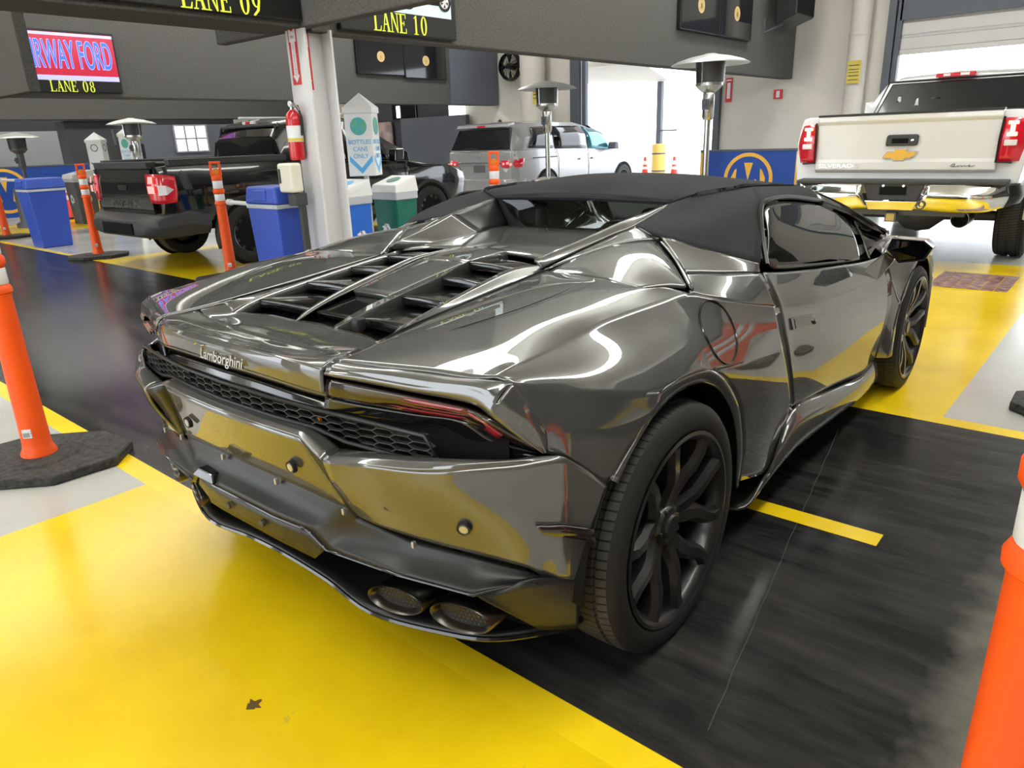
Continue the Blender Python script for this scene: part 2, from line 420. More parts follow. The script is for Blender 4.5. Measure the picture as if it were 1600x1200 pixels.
def build_floor():
    us = [-26, -16.25, -13.75, -8.75, -6.25, -1.3, 1.17, 6.25, 8.75, 13]
    vs = [-9, -.470, -.375, 2.16, 2.26, 7.0, 14.2]
    mb = MB()
    for i in range(len(us)-1):
        for j in range(len(vs)-1):
            lane = i in (1, 3, 5, 7); b = j
            if b == 2: k = 3
            elif b in (1, 3): k = 2
            elif b == 5: k = 0
            else: k = 1 if lane else 0
            mb.cur = k
            mb.quad((us[i],vs[j],0),(us[i+1],vs[j],0),(us[i+1],vs[j+1],0),(us[i],vs[j+1],0))
    o = mb.build('floor', None, smooth=0, mats=list(fm)); o.rotation_euler = (0,0,FROT)
    return struct(o, 'polished floor with yellow lanes, pale concrete aisles and a black strip')
build_floor()
o = MB().box(.50,.835,.0004,1.262,.925,.0014).build('floor_stripe', fm[2], smooth=0); o.rotation_euler = (0,0,FROT+.01)
tag(o, 'short yellow stripe on the black floor beside the rear wheel of the grey sports car', 'floor marking')
mb = MB(); rr = random.Random(3); cx = [(.845+(.328)*t+.002*math.sin(9*t)+rr.uniform(-.0025,.0025), 1.814-2.069*t) for t in [i/28 for i in range(29)]]
for q, w in zip(cx, cx[1:]): mb.quad((q[0]-.0012,q[1],.0006),(q[0]+.0012,q[1],.0006),(w[0]+.0012,w[1],.0006),(w[0]-.0012,w[1],.0006))
tag(mb.build('floor_crack', mat('dusty_crack', (.055,.055,.052), .7), smooth=0), 'thin pale crack running across the black floor beside the sports car', 'crack')
mb = MB(); mb.poly([(.231+.02*math.cos(t)*(1+.35*math.sin(5*t)), -.88+.016*math.sin(t)*(1+.4*math.cos(4*t)), .0008) for t in [2*PI*i/26 for i in range(26)]])
tag(mb.build('floor_stain', mat('brown_stain', (.10,.06,.01), .6), smooth=0), 'small brown stain on the yellow floor in the foreground', 'stain')
def floor_plate():
    c = mat('worn_red_plate', (.2,.06,.05), .35)
    nt = c.node_tree; b = nt.nodes['Principled BSDF']; tc = node(nt, 'ShaderNodeTexCoord')
    n = node(nt, 'ShaderNodeTexNoise'); n.inputs['Scale'].default_value = 14; n.inputs['Detail'].default_value = 10; nt.links.new(tc.outputs['Object'], n.inputs['Vector'])
    r = node(nt, 'ShaderNodeValToRGB'); r.color_ramp.elements[0].position = .4; r.color_ramp.elements[1].position = .68
    r.color_ramp.elements[0].color = (.16,.045,.04,1); r.color_ramp.elements[1].color = (.42,.30,.27,1)
    nt.links.new(n.outputs[0], r.inputs[0]); nt.links.new(r.outputs[0], b.inputs['Base Color'])
    e = empty('floor_plate', (0.74,5.97,0), 'worn dark red rectangle with pale joints set in the yellow lane behind the white truck', 'floor plate')
    for i in range(6):
        MB().box(-.30+i*.1013,-.40,.0005,-.30+(i+1)*.1013-.007,.40,.003).build('strip', c, e, 0)
    return e
floor_plate()
# ground outside, walls, ceiling --------------------------------------------
struct(MB().box(-70,14.2,-.06,40,120,-.002).build('ground', M['asphalt'], smooth=0), 'sunlit pavement outside the hall doors')
struct(MB().box(-40,-60,-.06,40,-9,-.002).build('ground', M['asphalt'], smooth=0), 'sunlit pavement outside the entrance side')
def wall(name, boxes, m, label):
    mb = MB()
    for b in boxes: mb.box(*b)
    return struct(mb.build(name, m, smooth=0), label)
YW = 13.5
wall('wall_far', [(-26,YW,0,-16.9,YW+.25,5.3),(-13.4,YW,0,-8.78,YW+.25,5.3),(-16.9,YW,2.7,-13.4,YW+.25,5.3),(-5.28,YW,0,-2.02,YW+.25,5.3),(-8.78,YW,3.3,-5.28,YW+.25,5.3),(-2.02,YW,3.5,2.1,YW+.25,5.3),(2.1,YW,0,5.3,YW+.25,5.3),(5.3,YW,0,13,YW+.25,5.3)], M['wall'], 'beige end wall with the exit doors')
wall('wall_left', [(-24.2,-9,0,-24,YW,5.3)], M['wall_dark'], 'dark far left wall of the hall')
wall('wall_right', [(11,-9,0,11.2,YW,5.3)], M['wall_dark'], 'dark right wall of the hall')
wall('wall_near', [(-24,-9,0,-18,-8.75,5.3),(-12,-9,0,-10.2,-8.75,5.3),(-4.8,-9,0,-2.6,-8.75,5.3),(2.6,-9,0,11,-8.75,5.3),(-18,-9,3.9,10.2,-8.75,5.3)], M['wall'], 'entrance wall behind the camera')
struct(MB().box(-24.2,-9,5.3,11.2,YW+.25,5.5).build('ceiling', M['ceiling'], smooth=0), 'pale ceiling of the hall')
# door jambs and the half raised rolling door on the right
mb = MB(); mb.box(-8.95,YW-.10,0,-8.70,YW+.02,4.6); mb.box(-8.66,YW-.04,0,-8.55,YW+.08,4.6); mb.box(-5.33,YW-.10,0,-5.20,YW+.02,4.6)
struct(mb.build('trim_1', M['frame_dark'], smooth=0, bevel=.01), 'dark door track frame of the far opening')
mb = MB(); mb.box(-2.16,YW-.12,0,-2.04,YW-.005,4.6); mb.box(-2.03,YW-.06,0,-1.94,YW+.10,4.6); mb.box(2.06,YW-.12,0,2.2,YW-.005,4.6)
struct(mb.build('trim_2', M['frame_dark'], smooth=0, bevel=.01), 'dark track frame of the rolling door')
mb = MB()
for i in range(10):
    z = 2.58+i*.24
    mb.box(-1.98, YW+.01, z, 2.06, YW+.05, z+.19); mb.box(-1.98, YW+.035, z+.19, 2.06, YW+.055, z+.24)
mb.box(-1.98, YW-.01, 2.50, 2.06, YW+.07, 2.58)
struct(mb.build('door_1', M['rolling_door'], smooth=0, bevel=.012), 'half raised grey rolling door above the white truck')
mb = MB(); mb.box(-1.98, YW-.06, 3.05, 2.06, YW-.03, 3.5)
struct(mb.build('door_2', M['wall_slate'], smooth=0), 'dark slate door header above the rolling door')
def pipe(x, y, r, name, label):
    mb = MB(); mb.lathe([(r,0),(r,5.25)], 28, (x,y,0))
    for z in (1.2,2.9): mb.lathe([(r+.006,z-.03),(r+.012,z),(r+.006,z+.03)], 28, (x,y,0), close=True)
    o = mb.build(name, M['wall'], smooth=40); return tag(o, label, 'column')
pipe(-2.58, YW-.18, .17, 'round_column', 'pale round column on the end wall left of the rolling door')
pipe(-9.88, YW-.32, .30, 'round_column', 'thick beige round column beside the far door, behind the silver minivan')

# suspended carpeted soffits over the lane dividers ---------------------------
def soffit(name, boxes, label):
    mb = MB()
    for b in boxes: mb.box(*b)
    return struct(mb.build(name, M['carpet'], smooth=0, bevel=.012), label)
ZS = 2.262; ZT = 3.75
soffit('trim_3', [(-4.25,-7,ZS,-3.75,2.35,ZT)], 'grey carpeted soffit wall that carries the LANE 09 board')
soffit('trim_4', [(-3.95,2.46,ZS-.02,-3.75,13.42,ZT)], 'long grey carpeted soffit wall that carries the LANE 10 board')
soffit('trim_5', [(-5.065,2.35,ZS,-2.2,2.46,ZT)], 'grey carpeted cross beam over the white steel pillar')
soffit('trim_6', [(-11.75,-7,2.20,-11.25,8.0,ZT),(-11.45,8.0,2.16,-11.25,13.42,ZT)], 'grey carpeted soffit wall behind the LANE 08 board')
soffit('trim_7', [(-12.9,2.0,2.10,-8.94,2.14,ZT)], 'grey carpeted beam end at the top left corner')
soffit('trim_8', [(-19.2,-7,2.17,-18.75,13.42,ZT)], 'far grey carpeted soffit wall')
soffit('trim_9', [(3.75,-7,ZS,4.25,13.0,ZT)], 'grey carpeted soffit wall to the right of the sports car')
# dark panels and partitions at the far left and far end ----------------------
def panel(name, b, m, label, cat='panel', bevel=.01):
    return tag(MB().box(*b).build(name, m, smooth=0, bevel=bevel), label, cat)
panel('hanging_board', (-11.26,11.75,2.17,-11.2,13.45,3.95), M['wall_slate'], 'dark slate panel hung on the soffit right of the two coin screens', 'panel')
panel('partition', (-14.75,13.25,0,-12.2,13.4,1.99), M['wall_slate'], 'slate grey partition left of the silver minivan', 'partition')
panel('poster', (-16.1,13.30,.0,-15.2,13.36,1.93), M['skin_poster'], 'pinkish poster standing behind the sign tower of the blue recycling bin', 'poster')
panel('tan_board', (-18.0,13.3,1.95,-17.25,13.38,2.56), M['tan'], 'tan board on the dark far wall right of the white pillar', 'board')
panel('dark_wall_panel', (-18.6,13.42,0,-12.9,13.48,3.6), M['wall_dark'], 'charcoal panel covering the far wall behind the poster', 'panel')
panel('small_window', (-12.84,13.28,1.86,-12.27,13.34,2.26), M['lit_white'], 'small bright white lit window above the slate partition', 'window')
e = empty('wall_monitor', (-14.7,13.42,1.98), 'dark monitor with a bright spot left of the bright white window', 'monitor')
MB().box(-.5,-.06,0,.5,0,.52).build('monitor_screen', M['screen_black'], e, 0, bevel=.01)
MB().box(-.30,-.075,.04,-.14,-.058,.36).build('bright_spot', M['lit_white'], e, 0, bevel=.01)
panel('pale_panel', (-23.98,3.4,.98,-23.9,7.9,2.05), M['wall_grey'], 'wide pale grey panel on the far left wall above the blue banner', 'panel')
panel('dark_booth', (-19.6,6.0,0,-19.0,7.2,2.15), M['wall_dark'], 'charcoal booth behind the white sign tower on the left', 'booth')
def booth():
    e = empty('slate_booth', (-18.9,9.9,0), 'dark slate booth wall with a bright paned window behind the black pickup', 'booth')
    MB().box(-.3,-2.3,0,.3,2.3,2.02).build('booth_wall', M['wall_slate'], e, 0, bevel=.01)
    w = MB().box(.30,-1.35,1.34,.33,-.45,1.99).build('window_pane', M['lit_white'], e, 0)
    mb = MB()
    for y in (-1.38,-1.08,-.78,-.46): mb.box(.32,y-.02,1.3,.36,y+.02,2.02)
    for z in (1.32,1.66,2.0): mb.box(.32,-1.4,z-.02,.355,-.44,z+.02)
    mb.build('window_bars', M['wall_grey'], w, 0)
booth()

# ceiling lights: three rows of fluorescent strips -----------------------------
def light_proto():
    e = empty('ceiling_light', (0,0,4.6), 'long white fluorescent strip light hung below the ceiling over the lanes', 'ceiling light', 'strip lights below the ceiling')
    MB().box(-.05,-1.2,.085,.05,1.2,.13).build('housing', M['white_plastic'], e, 0, bevel=.008)
    MB().box(-.22,-1.17,0,.22,1.17,.08).build('diffuser', M['tube_light'], e, 0)
    MB().tube([(0,-.8,.1),(0,-.8,.7)], .008, 6).build('hanger', M['frame_dark'], e)
    MB().tube([(0,.8,.1),(0,.8,.7)], .008, 6).build('hanger', M['frame_dark'], e)
    return e
LP = light_proto(); first = True
for lx in (-9.6, -2.75, 2.3, 6.0, -16.0, -21.6):  # unseen rows on the right and at the far left added for more light
    for k in range(8):
        o = LP if first else copy_tree(LP); first = False
        o.location = (lx, -6.6+k*2.42, 4.6)
# ------------------------------------------------------------------ the sports car (x right, y forward, rear axle at y=0)
CAR = empty('sports_car', (0,0,0), 'dark grey convertible sports car with black soft top and black wheels in the foreground', 'car')
CC = (0,.9,.35)
def pan(name, m, grids, parent=None, th=.010, sides=(1,-1), c=CC, g=.0, sm=40, label=None, weld=False):
    outs = []
    for s in sides:
        mb = MB()
        for G in grids:
            G = [list(r) for r in G]
            if g: shrink(G, g)
            if s < 0: G = mir(G)
            cc = (c[0]*s, c[1], c[2])
            mb.grid(G, orient(G, cc))
        o = mb.build(name, m, parent or CAR, sm, 0, th, weld=weld)
        if label: o['label'] = label
        outs.append(o)
    return outs
def avg(a, b, t=.5, out=(0,0,0)): return tuple(p+(q-p)*t+w for p, q, w in zip(a, b, out))
def avg_row(A, B, t=.5, out=(0,0,0)): return [avg(a, b, t, out) for a, b in zip(A, B)]
def sym(row):   # centre to side list -> full width row
    return [(-x,y,z) for (x,y,z) in row[:0:-1]] + list(row)

# --- rear fender: top -----------------------------------------------------
crease = [(0.405,-0.641,0.890), (0.530,-0.599,0.883), (0.660,-0.552,0.878), (0.775,-0.523,0.878)]
gapc = [(0.405,-0.641,0.890), (0.385,-0.490,0.889), (.47,-.452,.892), (.52,-.385,.914), (.565,-.30,.931), (.60,-.20,.945), (.62,-.05,.962), (.615,.075,.975)]
seam = [(0.371,0.187,0.959), (0.500,0.187,0.958), (0.610,0.146,0.962), (0.690,0.138,0.957), (0.755,0.127,0.954), (0.800,0.164,0.953), (0.840,0.222,0.949)]
Sl = [(0.775,-0.523,0.878), (0.790,-0.408,0.895), (0.800,-0.267,0.908), (0.808,-0.168,0.926), (0.825,-0.012,0.933), (0.835,0.101,0.934), (0.845,0.214,0.933)]
# rows run from the tail crease to the transverse seam
rA = [(.405,-.641,.890), (.395,-.56,.892), (.385,-.47,.898), (.375,-.34,.909), (.366,-.20,.921), (.366,-.05,.935), (.371,.187,.959)]
rB = [(.53,-.600,.886), (.52,-.52,.900), (.515,-.42,.912), (.51,-.31,.928), (.507,-.18,.944), (.505,-.03,.957), seam[1]]
rC = [(.63,-.565,.884), (.63,-.49,.898), (.63,-.40,.911), (.635,-.29,.927), (.63,-.15,.945), (.62,-.01,.960), seam[2]]
rD = [(.71,-.545,.882), (.715,-.465,.893), (.72,-.37,.906), (.725,-.26,.920), (.73,-.11,.936), (.725,.03,.951), seam[4]]
rS = Sl
rE = [(.750,-.538,.881), (.757,-.45,.892), (.762,-.35,.904), (.768,-.24,.917), (.778,-.09,.930), (.785,.05,.942), (0.800,0.164,0.953)]
def resamp(row, n):
    c = [Vector(q) for q in curve(row, 10)]; L = [0]
    for a, b in zip(c, c[1:]): L.append(L[-1]+(b-a).length)
    out = []; k = 0
    for i in range(n):
        t = L[-1]*i/(n-1)
        while k < len(L)-2 and L[k+1] < t: k += 1
        f = (t-L[k])/max(L[k+1]-L[k], 1e-9); out.append(tuple(c[k].lerp(c[k+1], min(1, f))))
    return out
def midrow(a, b, n, lifts, last):
    A, B = resamp(a, n), resamp(b, n)
    return lambda f: [avg(q, w, f, (0,0,lifts*(4*f*(1-f)))) for q, w in zip(A, B)]
rC_, rS_ = resamp(rC, 7), [S2q for S2q in resamp(Sl, 7)]
for (row, f, e) in ((rD, .42, seam[4]), (rE, .74, seam[5])):
    for k_ in range(6): row[k_] = avg(rC_[k_], rS_[k_], f, (0,0,.008*4*f*(1-f)*min(1,k_/2)))
    row[6] = e
KU = 7
Bl = [(0.815,-0.503,0.874), (0.838,-0.448,0.857), (0.865,-0.395,0.842), (0.910,-0.323,0.821), (0.940,-0.214,0.790), (0.953,-0.124,0.770), (0.957,-0.037,0.778), (0.958,0.073,0.769), (0.957,0.151,0.748), (0.950,0.376,0.714), (0.935,0.747,0.671)]
S2 = [(0.780,-0.513,0.883), (0.786,-0.468,0.891), (0.790,-0.408,0.895), (0.800,-0.267,0.908), (0.808,-0.168,0.926), (0.816,-0.102,0.930), (0.825,-0.012,0.933), (0.835,0.101,0.934), (0.845,0.214,0.933), (0.878,0.382,0.886), (0.918,0.694,0.810)]
m1 = [avg(a,b,.33,(.001,0,.001)) for i,(a,b) in enumerate(zip(S2,Bl))]
m2 = [avg(a,b,.68,(.008*min(1,i/3,(10-i)/3),0,.003)) for i,(a,b) in enumerate(zip(S2,Bl))]
N8 = 8*KU+1
def across(rows, k):
    C = [curve([r[j] for r in rows], k) for j in range(len(rows[0]))]
    return [[C[j][i] for j in range(len(C))] for i in range(len(C[0]))]
topG = across([resamp(r, N8) for r in (rA, rB, rC, rD, rE)] + [curve(S2, KU)[:N8]], 6)
flankG = across([curve(r, KU)[:N8] for r in (S2, m1, m2, Bl)], 6)
extG = across([curve(r, KU)[N8-1:] for r in (S2, m1, m2, Bl)], 6)
sideG = across([curve(r, KU) for r in (S2, m1, m2, Bl)], 6)
# front of the arch, to the door gap
archF = [(0.957,0.151,0.748), (0.953,0.247,0.692), (0.947,0.341,0.610), (0.940,0.396,0.535), (0.934,0.444,0.417), (0.928,0.442,0.302)]
gapD = [(0.935,0.747,0.671), (0.928,0.810,0.585), (0.915,0.887,0.488), (0.893,0.984,0.366), (0.893,0.905,0.266), (0.905,0.760,0.205)]
mid2 = [avg(a,b,.5,(.003,0,0)) for a,b in zip(archF,gapD)]; mid2[0] = Bl[9]
frG = patch([archF, mid2, gapD], 6, KU)
# below the soft crease down to the bumper seam
lowT = Bl[:6]
lowB = [(0.868,-0.457,0.711), (0.882,-0.440,0.702), (0.900,-0.418,0.690), (0.925,-0.362,0.634), (0.935,-0.313,0.611), (0.948,-0.178,0.717)]
lowM = [avg(a,b,.33,(.008,-.004,0)) for a,b in zip(lowT,lowB)]; lowN = [avg(a,b,.66,(.007,-.003,0)) for a,b in zip(lowT,lowB)]
lowM[0] = (0.845,-0.484,0.825); lowN[0] = (0.865,-0.460,0.771)
lowG = patch([lowT, lowM, lowN, lowB], KU, 5)
pan('rear_fender', M['paint'], [fair(topG, 1500), fair(flankG, 600), extG, fair(frG), fair(lowG)], g=.0, sm=50, weld=True)
# thin dark lid gap, a groove laid into the fender surface
mbg = MB()
for s in (1, -1):
    mbg = MB(); mbg.tube([(s*q[0], q[1], q[2]+.0002) for q in curve(gapc[1:], 6)], .0013, 6)
    mbg.build('lid_gap', M['black_gloss'], CAR)
# arch lip
lipo = [(0.935,-0.313,0.611), (0.944,-0.247,0.668), (0.948,-0.178,0.717), (0.953,-0.124,0.770), (0.957,-0.037,0.778), (0.958,0.073,0.769), (0.957,0.151,0.748), (0.953,0.247,0.692), (0.947,0.341,0.610), (0.940,0.396,0.535), (0.934,0.444,0.417), (0.928,0.442,0.302)]
def arch_in(q, r, x, cy, cz):
    a = math.atan2(q[2]-cz, q[1]-cy); return (x, cy+r*math.cos(a), cz+r*math.sin(a))
lipi = [arch_in(q, .392, .945, 0, .345) for q in lipo]
lipw = [arch_in(q, .396, .60, 0, .345) for q in lipo]
pan('wheel_arch_lip', M['paint'], [patch([lipo, [avg(a,b,.5,(.004,0,0)) for a,b in zip(lipo,lipi)], lipi], 4, 3)], th=.006)
ang = [math.radians(a) for a in range(-8, 190, 9)]
lin = [[(x, .425*math.cos(a), .345+.425*math.sin(a)) for a in ang] for x in (.935,.58)]
pan('wheel_well', M['black_matt'], [lin], c=(.75,3,-3), th=.004)
inn = [[(.58, r*math.cos(a), .345+r*math.sin(a)) for a in ang] for r in (.02,.425)]
pan('wheel_well_wall', M['black_matt'], [inn], c=(0,0,.3), th=.004)

# --- fin panel, buttress cap and inner wall ---------------------------------
Kc = [(0.337,0.181,0.992), (0.357,0.314,1.015), (0.378,0.458,1.042), (0.400,0.581,1.068), (0.410,0.725,1.084), (0.420,0.882,1.102)]
Ac = [(0.366,0.187,0.966), (0.386,0.301,0.991), (0.407,0.415,1.016), (0.430,0.513,1.038), (0.450,0.589,1.056), (0.435,0.826,1.093)]
cap = patch([Kc, [avg(a,b,.5,(0,0,.004)) for a,b in zip(Kc,Ac)], Ac], 5, 3)
pan('buttress_cap', M['paint'], [cap], g=.0015)
Bc = [(0.372,0.195,0.957), (0.425,0.298,0.992), (0.477,0.382,1.016), (0.525,0.456,1.025), (0.560,0.550,1.020)]
Ac2 = [(0.368,0.191,0.962), (0.387,0.300,0.989), (0.408,0.413,1.014), (0.431,0.512,1.037), (0.451,0.592,1.055)]
pan('buttress_flank', M['paint'], [patch([Ac2, [avg(a,b,.5,(0,0,.002)) for a,b in zip(Ac2,Bc)], Bc], 5, 3)], g=.0015)
pan('buttress_shoulder', M['paint'], [patch([[(0.452,0.590,1.054), (0.557,0.554,1.036)], [(0.510,0.562,1.041), (0.560,0.554,1.028)], [(0.557,0.551,1.020), (0.570,0.557,1.024)]], 4, 3)])
# fin panel between crease, seam and the dark diagonal gap
f0 = [(0.378,0.187,0.955), (0.427,0.295,0.991), (0.479,0.379,1.015), (0.527,0.453,1.022), (0.562,0.538,1.018)]
f1 = [(0.502,0.184,0.957), (0.545,0.242,0.986), (0.583,0.305,1.002), (0.613,0.366,1.004), (0.640,0.455,0.997)]
f2 = [(0.652,0.143,0.958), (0.668,0.201,0.970), (0.687,0.257,0.978), (0.700,0.308,0.979), (0.717,0.373,0.974)]
f3 = [(0.752,0.128,0.954), (0.768,0.152,0.953), (0.785,0.181,0.951), (0.803,0.213,0.948), (0.825,0.241,0.944)]
pan('buttress_fin', M['paint'], [coons(f0, f3, [r[0] for r in (f0,f1,f2,f3)], [r[-1] for r in (f0,f1,f2,f3)], 18, 18, .016, (.3,-.1,.9))], g=.0015)
# dark diagonal gap strip
pan('fin_edge_strip', M['black_gloss'], [patch([[(0.563,0.540,1.020), (0.645,0.466,0.996), (0.722,0.384,0.971), (0.832,0.239,0.944)], [(0.570,0.552,1.025), (0.655,0.476,0.997), (0.745,0.376,0.966), (0.845,0.239,0.943)]], 5, 2)])
# gloss triangular side panel below the soft top
pan('side_triangle_panel', M['paint'], [fair(patch([[(0.568,0.547,1.033), (0.635,0.546,1.021), (0.700,0.568,1.001), (0.785,0.599,0.978), (0.857,0.665,0.948)],
     [(0.652,0.474,0.998), (0.710,0.489,0.984), (0.760,0.527,0.970), (0.815,0.582,0.957), (0.860,0.659,0.937)],
     [(0.755,0.361,0.960), (0.785,0.407,0.955), (0.812,0.476,0.945), (0.838,0.556,0.936), (0.864,0.657,0.923)]], 5, 5))], g=.001)
# rear shoulder strip to the door
pan('rear_shoulder', M['paint'], [fair(patch([[(0.757,0.361,0.957), (0.787,0.404,0.952), (0.814,0.472,0.943), (0.840,0.551,0.934), (0.866,0.658,0.920)],
     [(0.800,0.298,0.947), (0.830,0.346,0.929), (0.855,0.430,0.911), (0.876,0.530,0.892), (0.895,0.665,0.878)],
     [(0.846,0.219,0.934), (0.862,0.298,0.909), (0.881,0.398,0.884), (0.898,0.523,0.850), (0.917,0.697,0.811)]], 5, 5))], g=.001)

# --- deck and inner buttress walls ------------------------------------------
dk = [[(0,.30,.985), (.12,.30,.984), (.25,.29,.979), (.352,.245,.968)],
      [(0,.50,.992), (.13,.50,.991), (.25,.50,.989), (.355,.48,.985)],
      [(0,.72,.996), (.13,.72,.996), (.25,.72,.995), (.355,.72,.994)],
      [(0,.87,.990), (.13,.87,.990), (.25,.87,.990), (.36,.87,.990)]]
mb = MB(); G = patch([sym(r) for r in dk], 6, 5); mb.grid(G, orient(G, (0,.5,0))); mb.build('engine_deck', M['paint'], CAR, 40, 0, .01)
iw0 = Kc[:4]
iw1 = [(.352,.235,.966), (.315,.37,.978), (.285,.50,.988), (.285,.62,.993)]
pan('buttress_slope', M['paint'], [patch([iw0, avg_row(iw0,iw1,.5,(-.004,0,-.004)), iw1], 6, 6)], c=(.9,.5,.2), th=.006)
ib0 = Kc[3:]
ib1 = [(.285,.62,.993), (.335,.78,.993), (.37,.90,.990)]
pan('buttress_inner_wall', M['black_satin'], [patch([ib0, avg_row(ib0,ib1), ib1], 5, 3)], c=(1.2,.6,1.0), th=.006)

# --- engine cover: spine, louvres ----------------------------------------------
ec = empty('engine_cover', (0,0,0), '', None); ec.parent = CAR; del ec['label']
mb = MB()
up = [(.087,-.19,.919), (.095,-.03,.948), (.105,.127,.973)]
G = patch([sym([(0,y,z+.004),(x*.6,y,z+.003),(x,y,z)]) for (x,y,z) in up], 4, 6); mb.grid(G, orient(G,(0,0,0)))
mb.build('spine_panel', M['paint'], ec, 40, 0, .022)
mb = MB()
lo = [(.083,-.338,.880), (.084,-.25,.893), (.085,-.16,.905)]
G = patch([sym([(0,y,z+.002),(x*.6,y,z+.002),(x,y,z)]) for (x,y,z) in lo], 4, 5); mb.grid(G, orient(G,(0,0,0)))
mb.build('spine_panel', M['black_gloss'], ec, 40, 0, .016)
# front piece of the spine up to the deck
mb = MB(); G = patch([sym([(0,y,z+.004),(x*.6,y,z+.003),(x,y,z)]) for (x,y,z) in [(.106,.132,.974),(.115,.22,.981),(.12,.32,.986)]], 4, 4); mb.grid(G, orient(G,(0,0,0)))
mb.build('spine_panel', M['paint'], ec, 40, 0, .015)
# rails along the spine
ri = [(.108,.30,.985), (.106,.127,.975), (.098,-.03,.950), (.089,-.19,.921), (.085,-.30,.900), (.082,-.395,.872)]
ro = [(.128,.30,.984), (.122,.113,.978), (.135,-.026,.953), (.128,-.186,.924), (.114,-.337,.887), (.092,-.405,.866)]
rd = [(x+.012,y,z-.05) for (x,y,z) in ro]
pan('spine_rail', M['paint'], [patch([ri, ro, rd], 5, 1, False, True)], ec, c=(0,-.1,.7), th=.006, sm=30)
# louvre blades
Lo = [(.331,-.372,.897), (.315,-.203,.925), (.300,-.030,.950), (.289,.126,.968), (.335,.245,.970)]
Li = [(.112,-.337,.884), (.128,-.186,.922), (.137,-.026,.952), (.121,.113,.978), (.128,.26,.982)]
for s in (1, -1):
    for k in range(4):
        mb = MB()
        a0, a1 = Li[k], Lo[k]; b0 = avg(Li[k], Li[k+1], .98); b1 = avg(Lo[k], Lo[k+1], .98)
        d = .034 if k < 3 else .012
        rows = []
        for t in (0, .5, 1.0):
            i_ = avg(a0, b0, t); o_ = avg(a1, b1, t); dz = -d*t
            row = [(s*(i_[0]+(o_[0]-i_[0])*u), i_[1]+(o_[1]-i_[1])*u, i_[2]+(o_[2]-i_[2])*u+dz+.004*math.sin(PI*u)) for u in (0,.25,.5,.75,1)]
            rows.append(row)
        G = patch(rows, 4, 3); mb.grid(G, orient(G, (0,0,0)))
        o = mb.build('louvre_blade', M['black_gloss'], ec, 25, .003, .026)
        # thin bright front lip of the blade
# dark well below the blades
mb = MB()
wl = [[(0,-.42,.835), (.2,-.42,.835), (.40,-.42,.84)], [(0,-.1,.875), (.2,-.1,.875), (.37,-.1,.88)], [(0,.33,.94), (.2,.33,.94), (.36,.33,.94)]]
G = patch([sym(r) for r in wl], 3, 3); mb.grid(G, orient(G,(0,0,0))); mb.build('louvre_well', M['black_matt'], ec, 0, 0, .01)
# flank between louvre edge and the fender crest
fe = [(.350,-.455,.868), (.340,-.372,.899), (.324,-.203,.927), (.309,-.030,.952), (.300,.126,.970), (.350,.245,.969)]
fm_ = [(.372,-.455,.886), (.360,-.37,.905), (.352,-.20,.9205), (.346,-.035,.938), (.345,.12,.957), (.360,.215,.963)]
fo = [(.388,-.47,.897), (.377,-.37,.9065), (.3665,-.20,.9195), (.366,-.05,.934), (.3675,.10,.9495), (.371,.187,.958)]
pan('lid_flank', M['paint'], [patch([[ (x+.004,y,z-.05) for (x,y,z) in fe], fe], 5, 1, False, True), patch([fe, fm_, fo], 5, 3)], ec, c=(.3,0,.5), th=.004, sm=30)
for s in (1,-1):
    mbg = MB(); mbg.tube([(s*(x+.001), y, z+.0008) for (x,y,z) in curve(fo, 5)], .0032, 6); mbg.build('lid_seam', M['black_matt'], ec)
# lid floor behind the louvres and the kicked up tail
tb = [[(0,-.385,.866), (.10,-.40,.866), (.22,-.405,.868), (.335,-.435,.868), (.384,-.452,.893)],
      [(0,-.46,.853), (.10,-.465,.853), (.22,-.47,.854), (.34,-.475,.862), (.388,-.49,.893)],
      [(0,-.53,.850), (.10,-.53,.850), (.22,-.53,.853), (.345,-.532,.866), (.391,-.535,.890)]]
mb = MB(); G = patch([sym(r) for r in tb], 6, 5); mb.grid(G, orient(G,(0,0,0))); mb.build('lid_floor', M['paint'], ec, 40, 0, .008)
# filler cap visible in the last opening on the right
mb = MB(); mb.lathe([(.0,.0),(.020,.0),(.022,.018),(.018,.03),(.0,.032)], 20, (.165,-.375,.868)); mb.build('filler_cap', M['black_satin'], ec)
mb = MB(); mb.lathe([(.014,-.03),(.014,.0)], 16, (.165,-.375,.868)); mb.build('filler_neck', M['brass'], ec)

# --- tail panel ---------------------------------------------------------------
T0 = [(0,-.716,.898), (.12,-.712,.897), (.235,-.703,.893), (.32,-.688,.885), (.398,-.664,.870)]
tp0 = [(0,-.53,.850), (.10,-.53,.850), (.22,-.53,.853), (.30,-.535,.865), (.385,-.545,.887)]
tp1 = [(0,-.595,.853), (.10,-.595,.853), (.23,-.592,.857), (.32,-.588,.868), (.395,-.595,.889)]
tp2 = [(0,-.665,.881), (.11,-.663,.881), (.235,-.656,.880), (.33,-.643,.882), (.402,-.636,.888)]
Tf1 = [(0,-.722,.875), (.12,-.718,.874), (.235,-.708,.868), (.32,-.692,.858), (.397,-.668,.845)]
Tf2 = [(0,-.716,.838), (.12,-.712,.837), (.235,-.703,.832), (.32,-.688,.822), (.396,-.668,.812)]
Tf3 = [(0,-.690,.812), (.12,-.686,.811), (.235,-.678,.806), (.32,-.664,.797), (.396,-.645,.789)]
mb = MB()
G = shrink(patch([sym(r) for r in (tp0,tp1,tp2,T0)], 6, 5), .002, 'lr'); mb.grid(G, orient(G,(0,-.6,.3)))
G = shrink(patch([sym(r) for r in (T0,Tf1,Tf2)], 6, 5), .002, 'lr'); mb.grid(G, orient(G,(0,0,.8)))
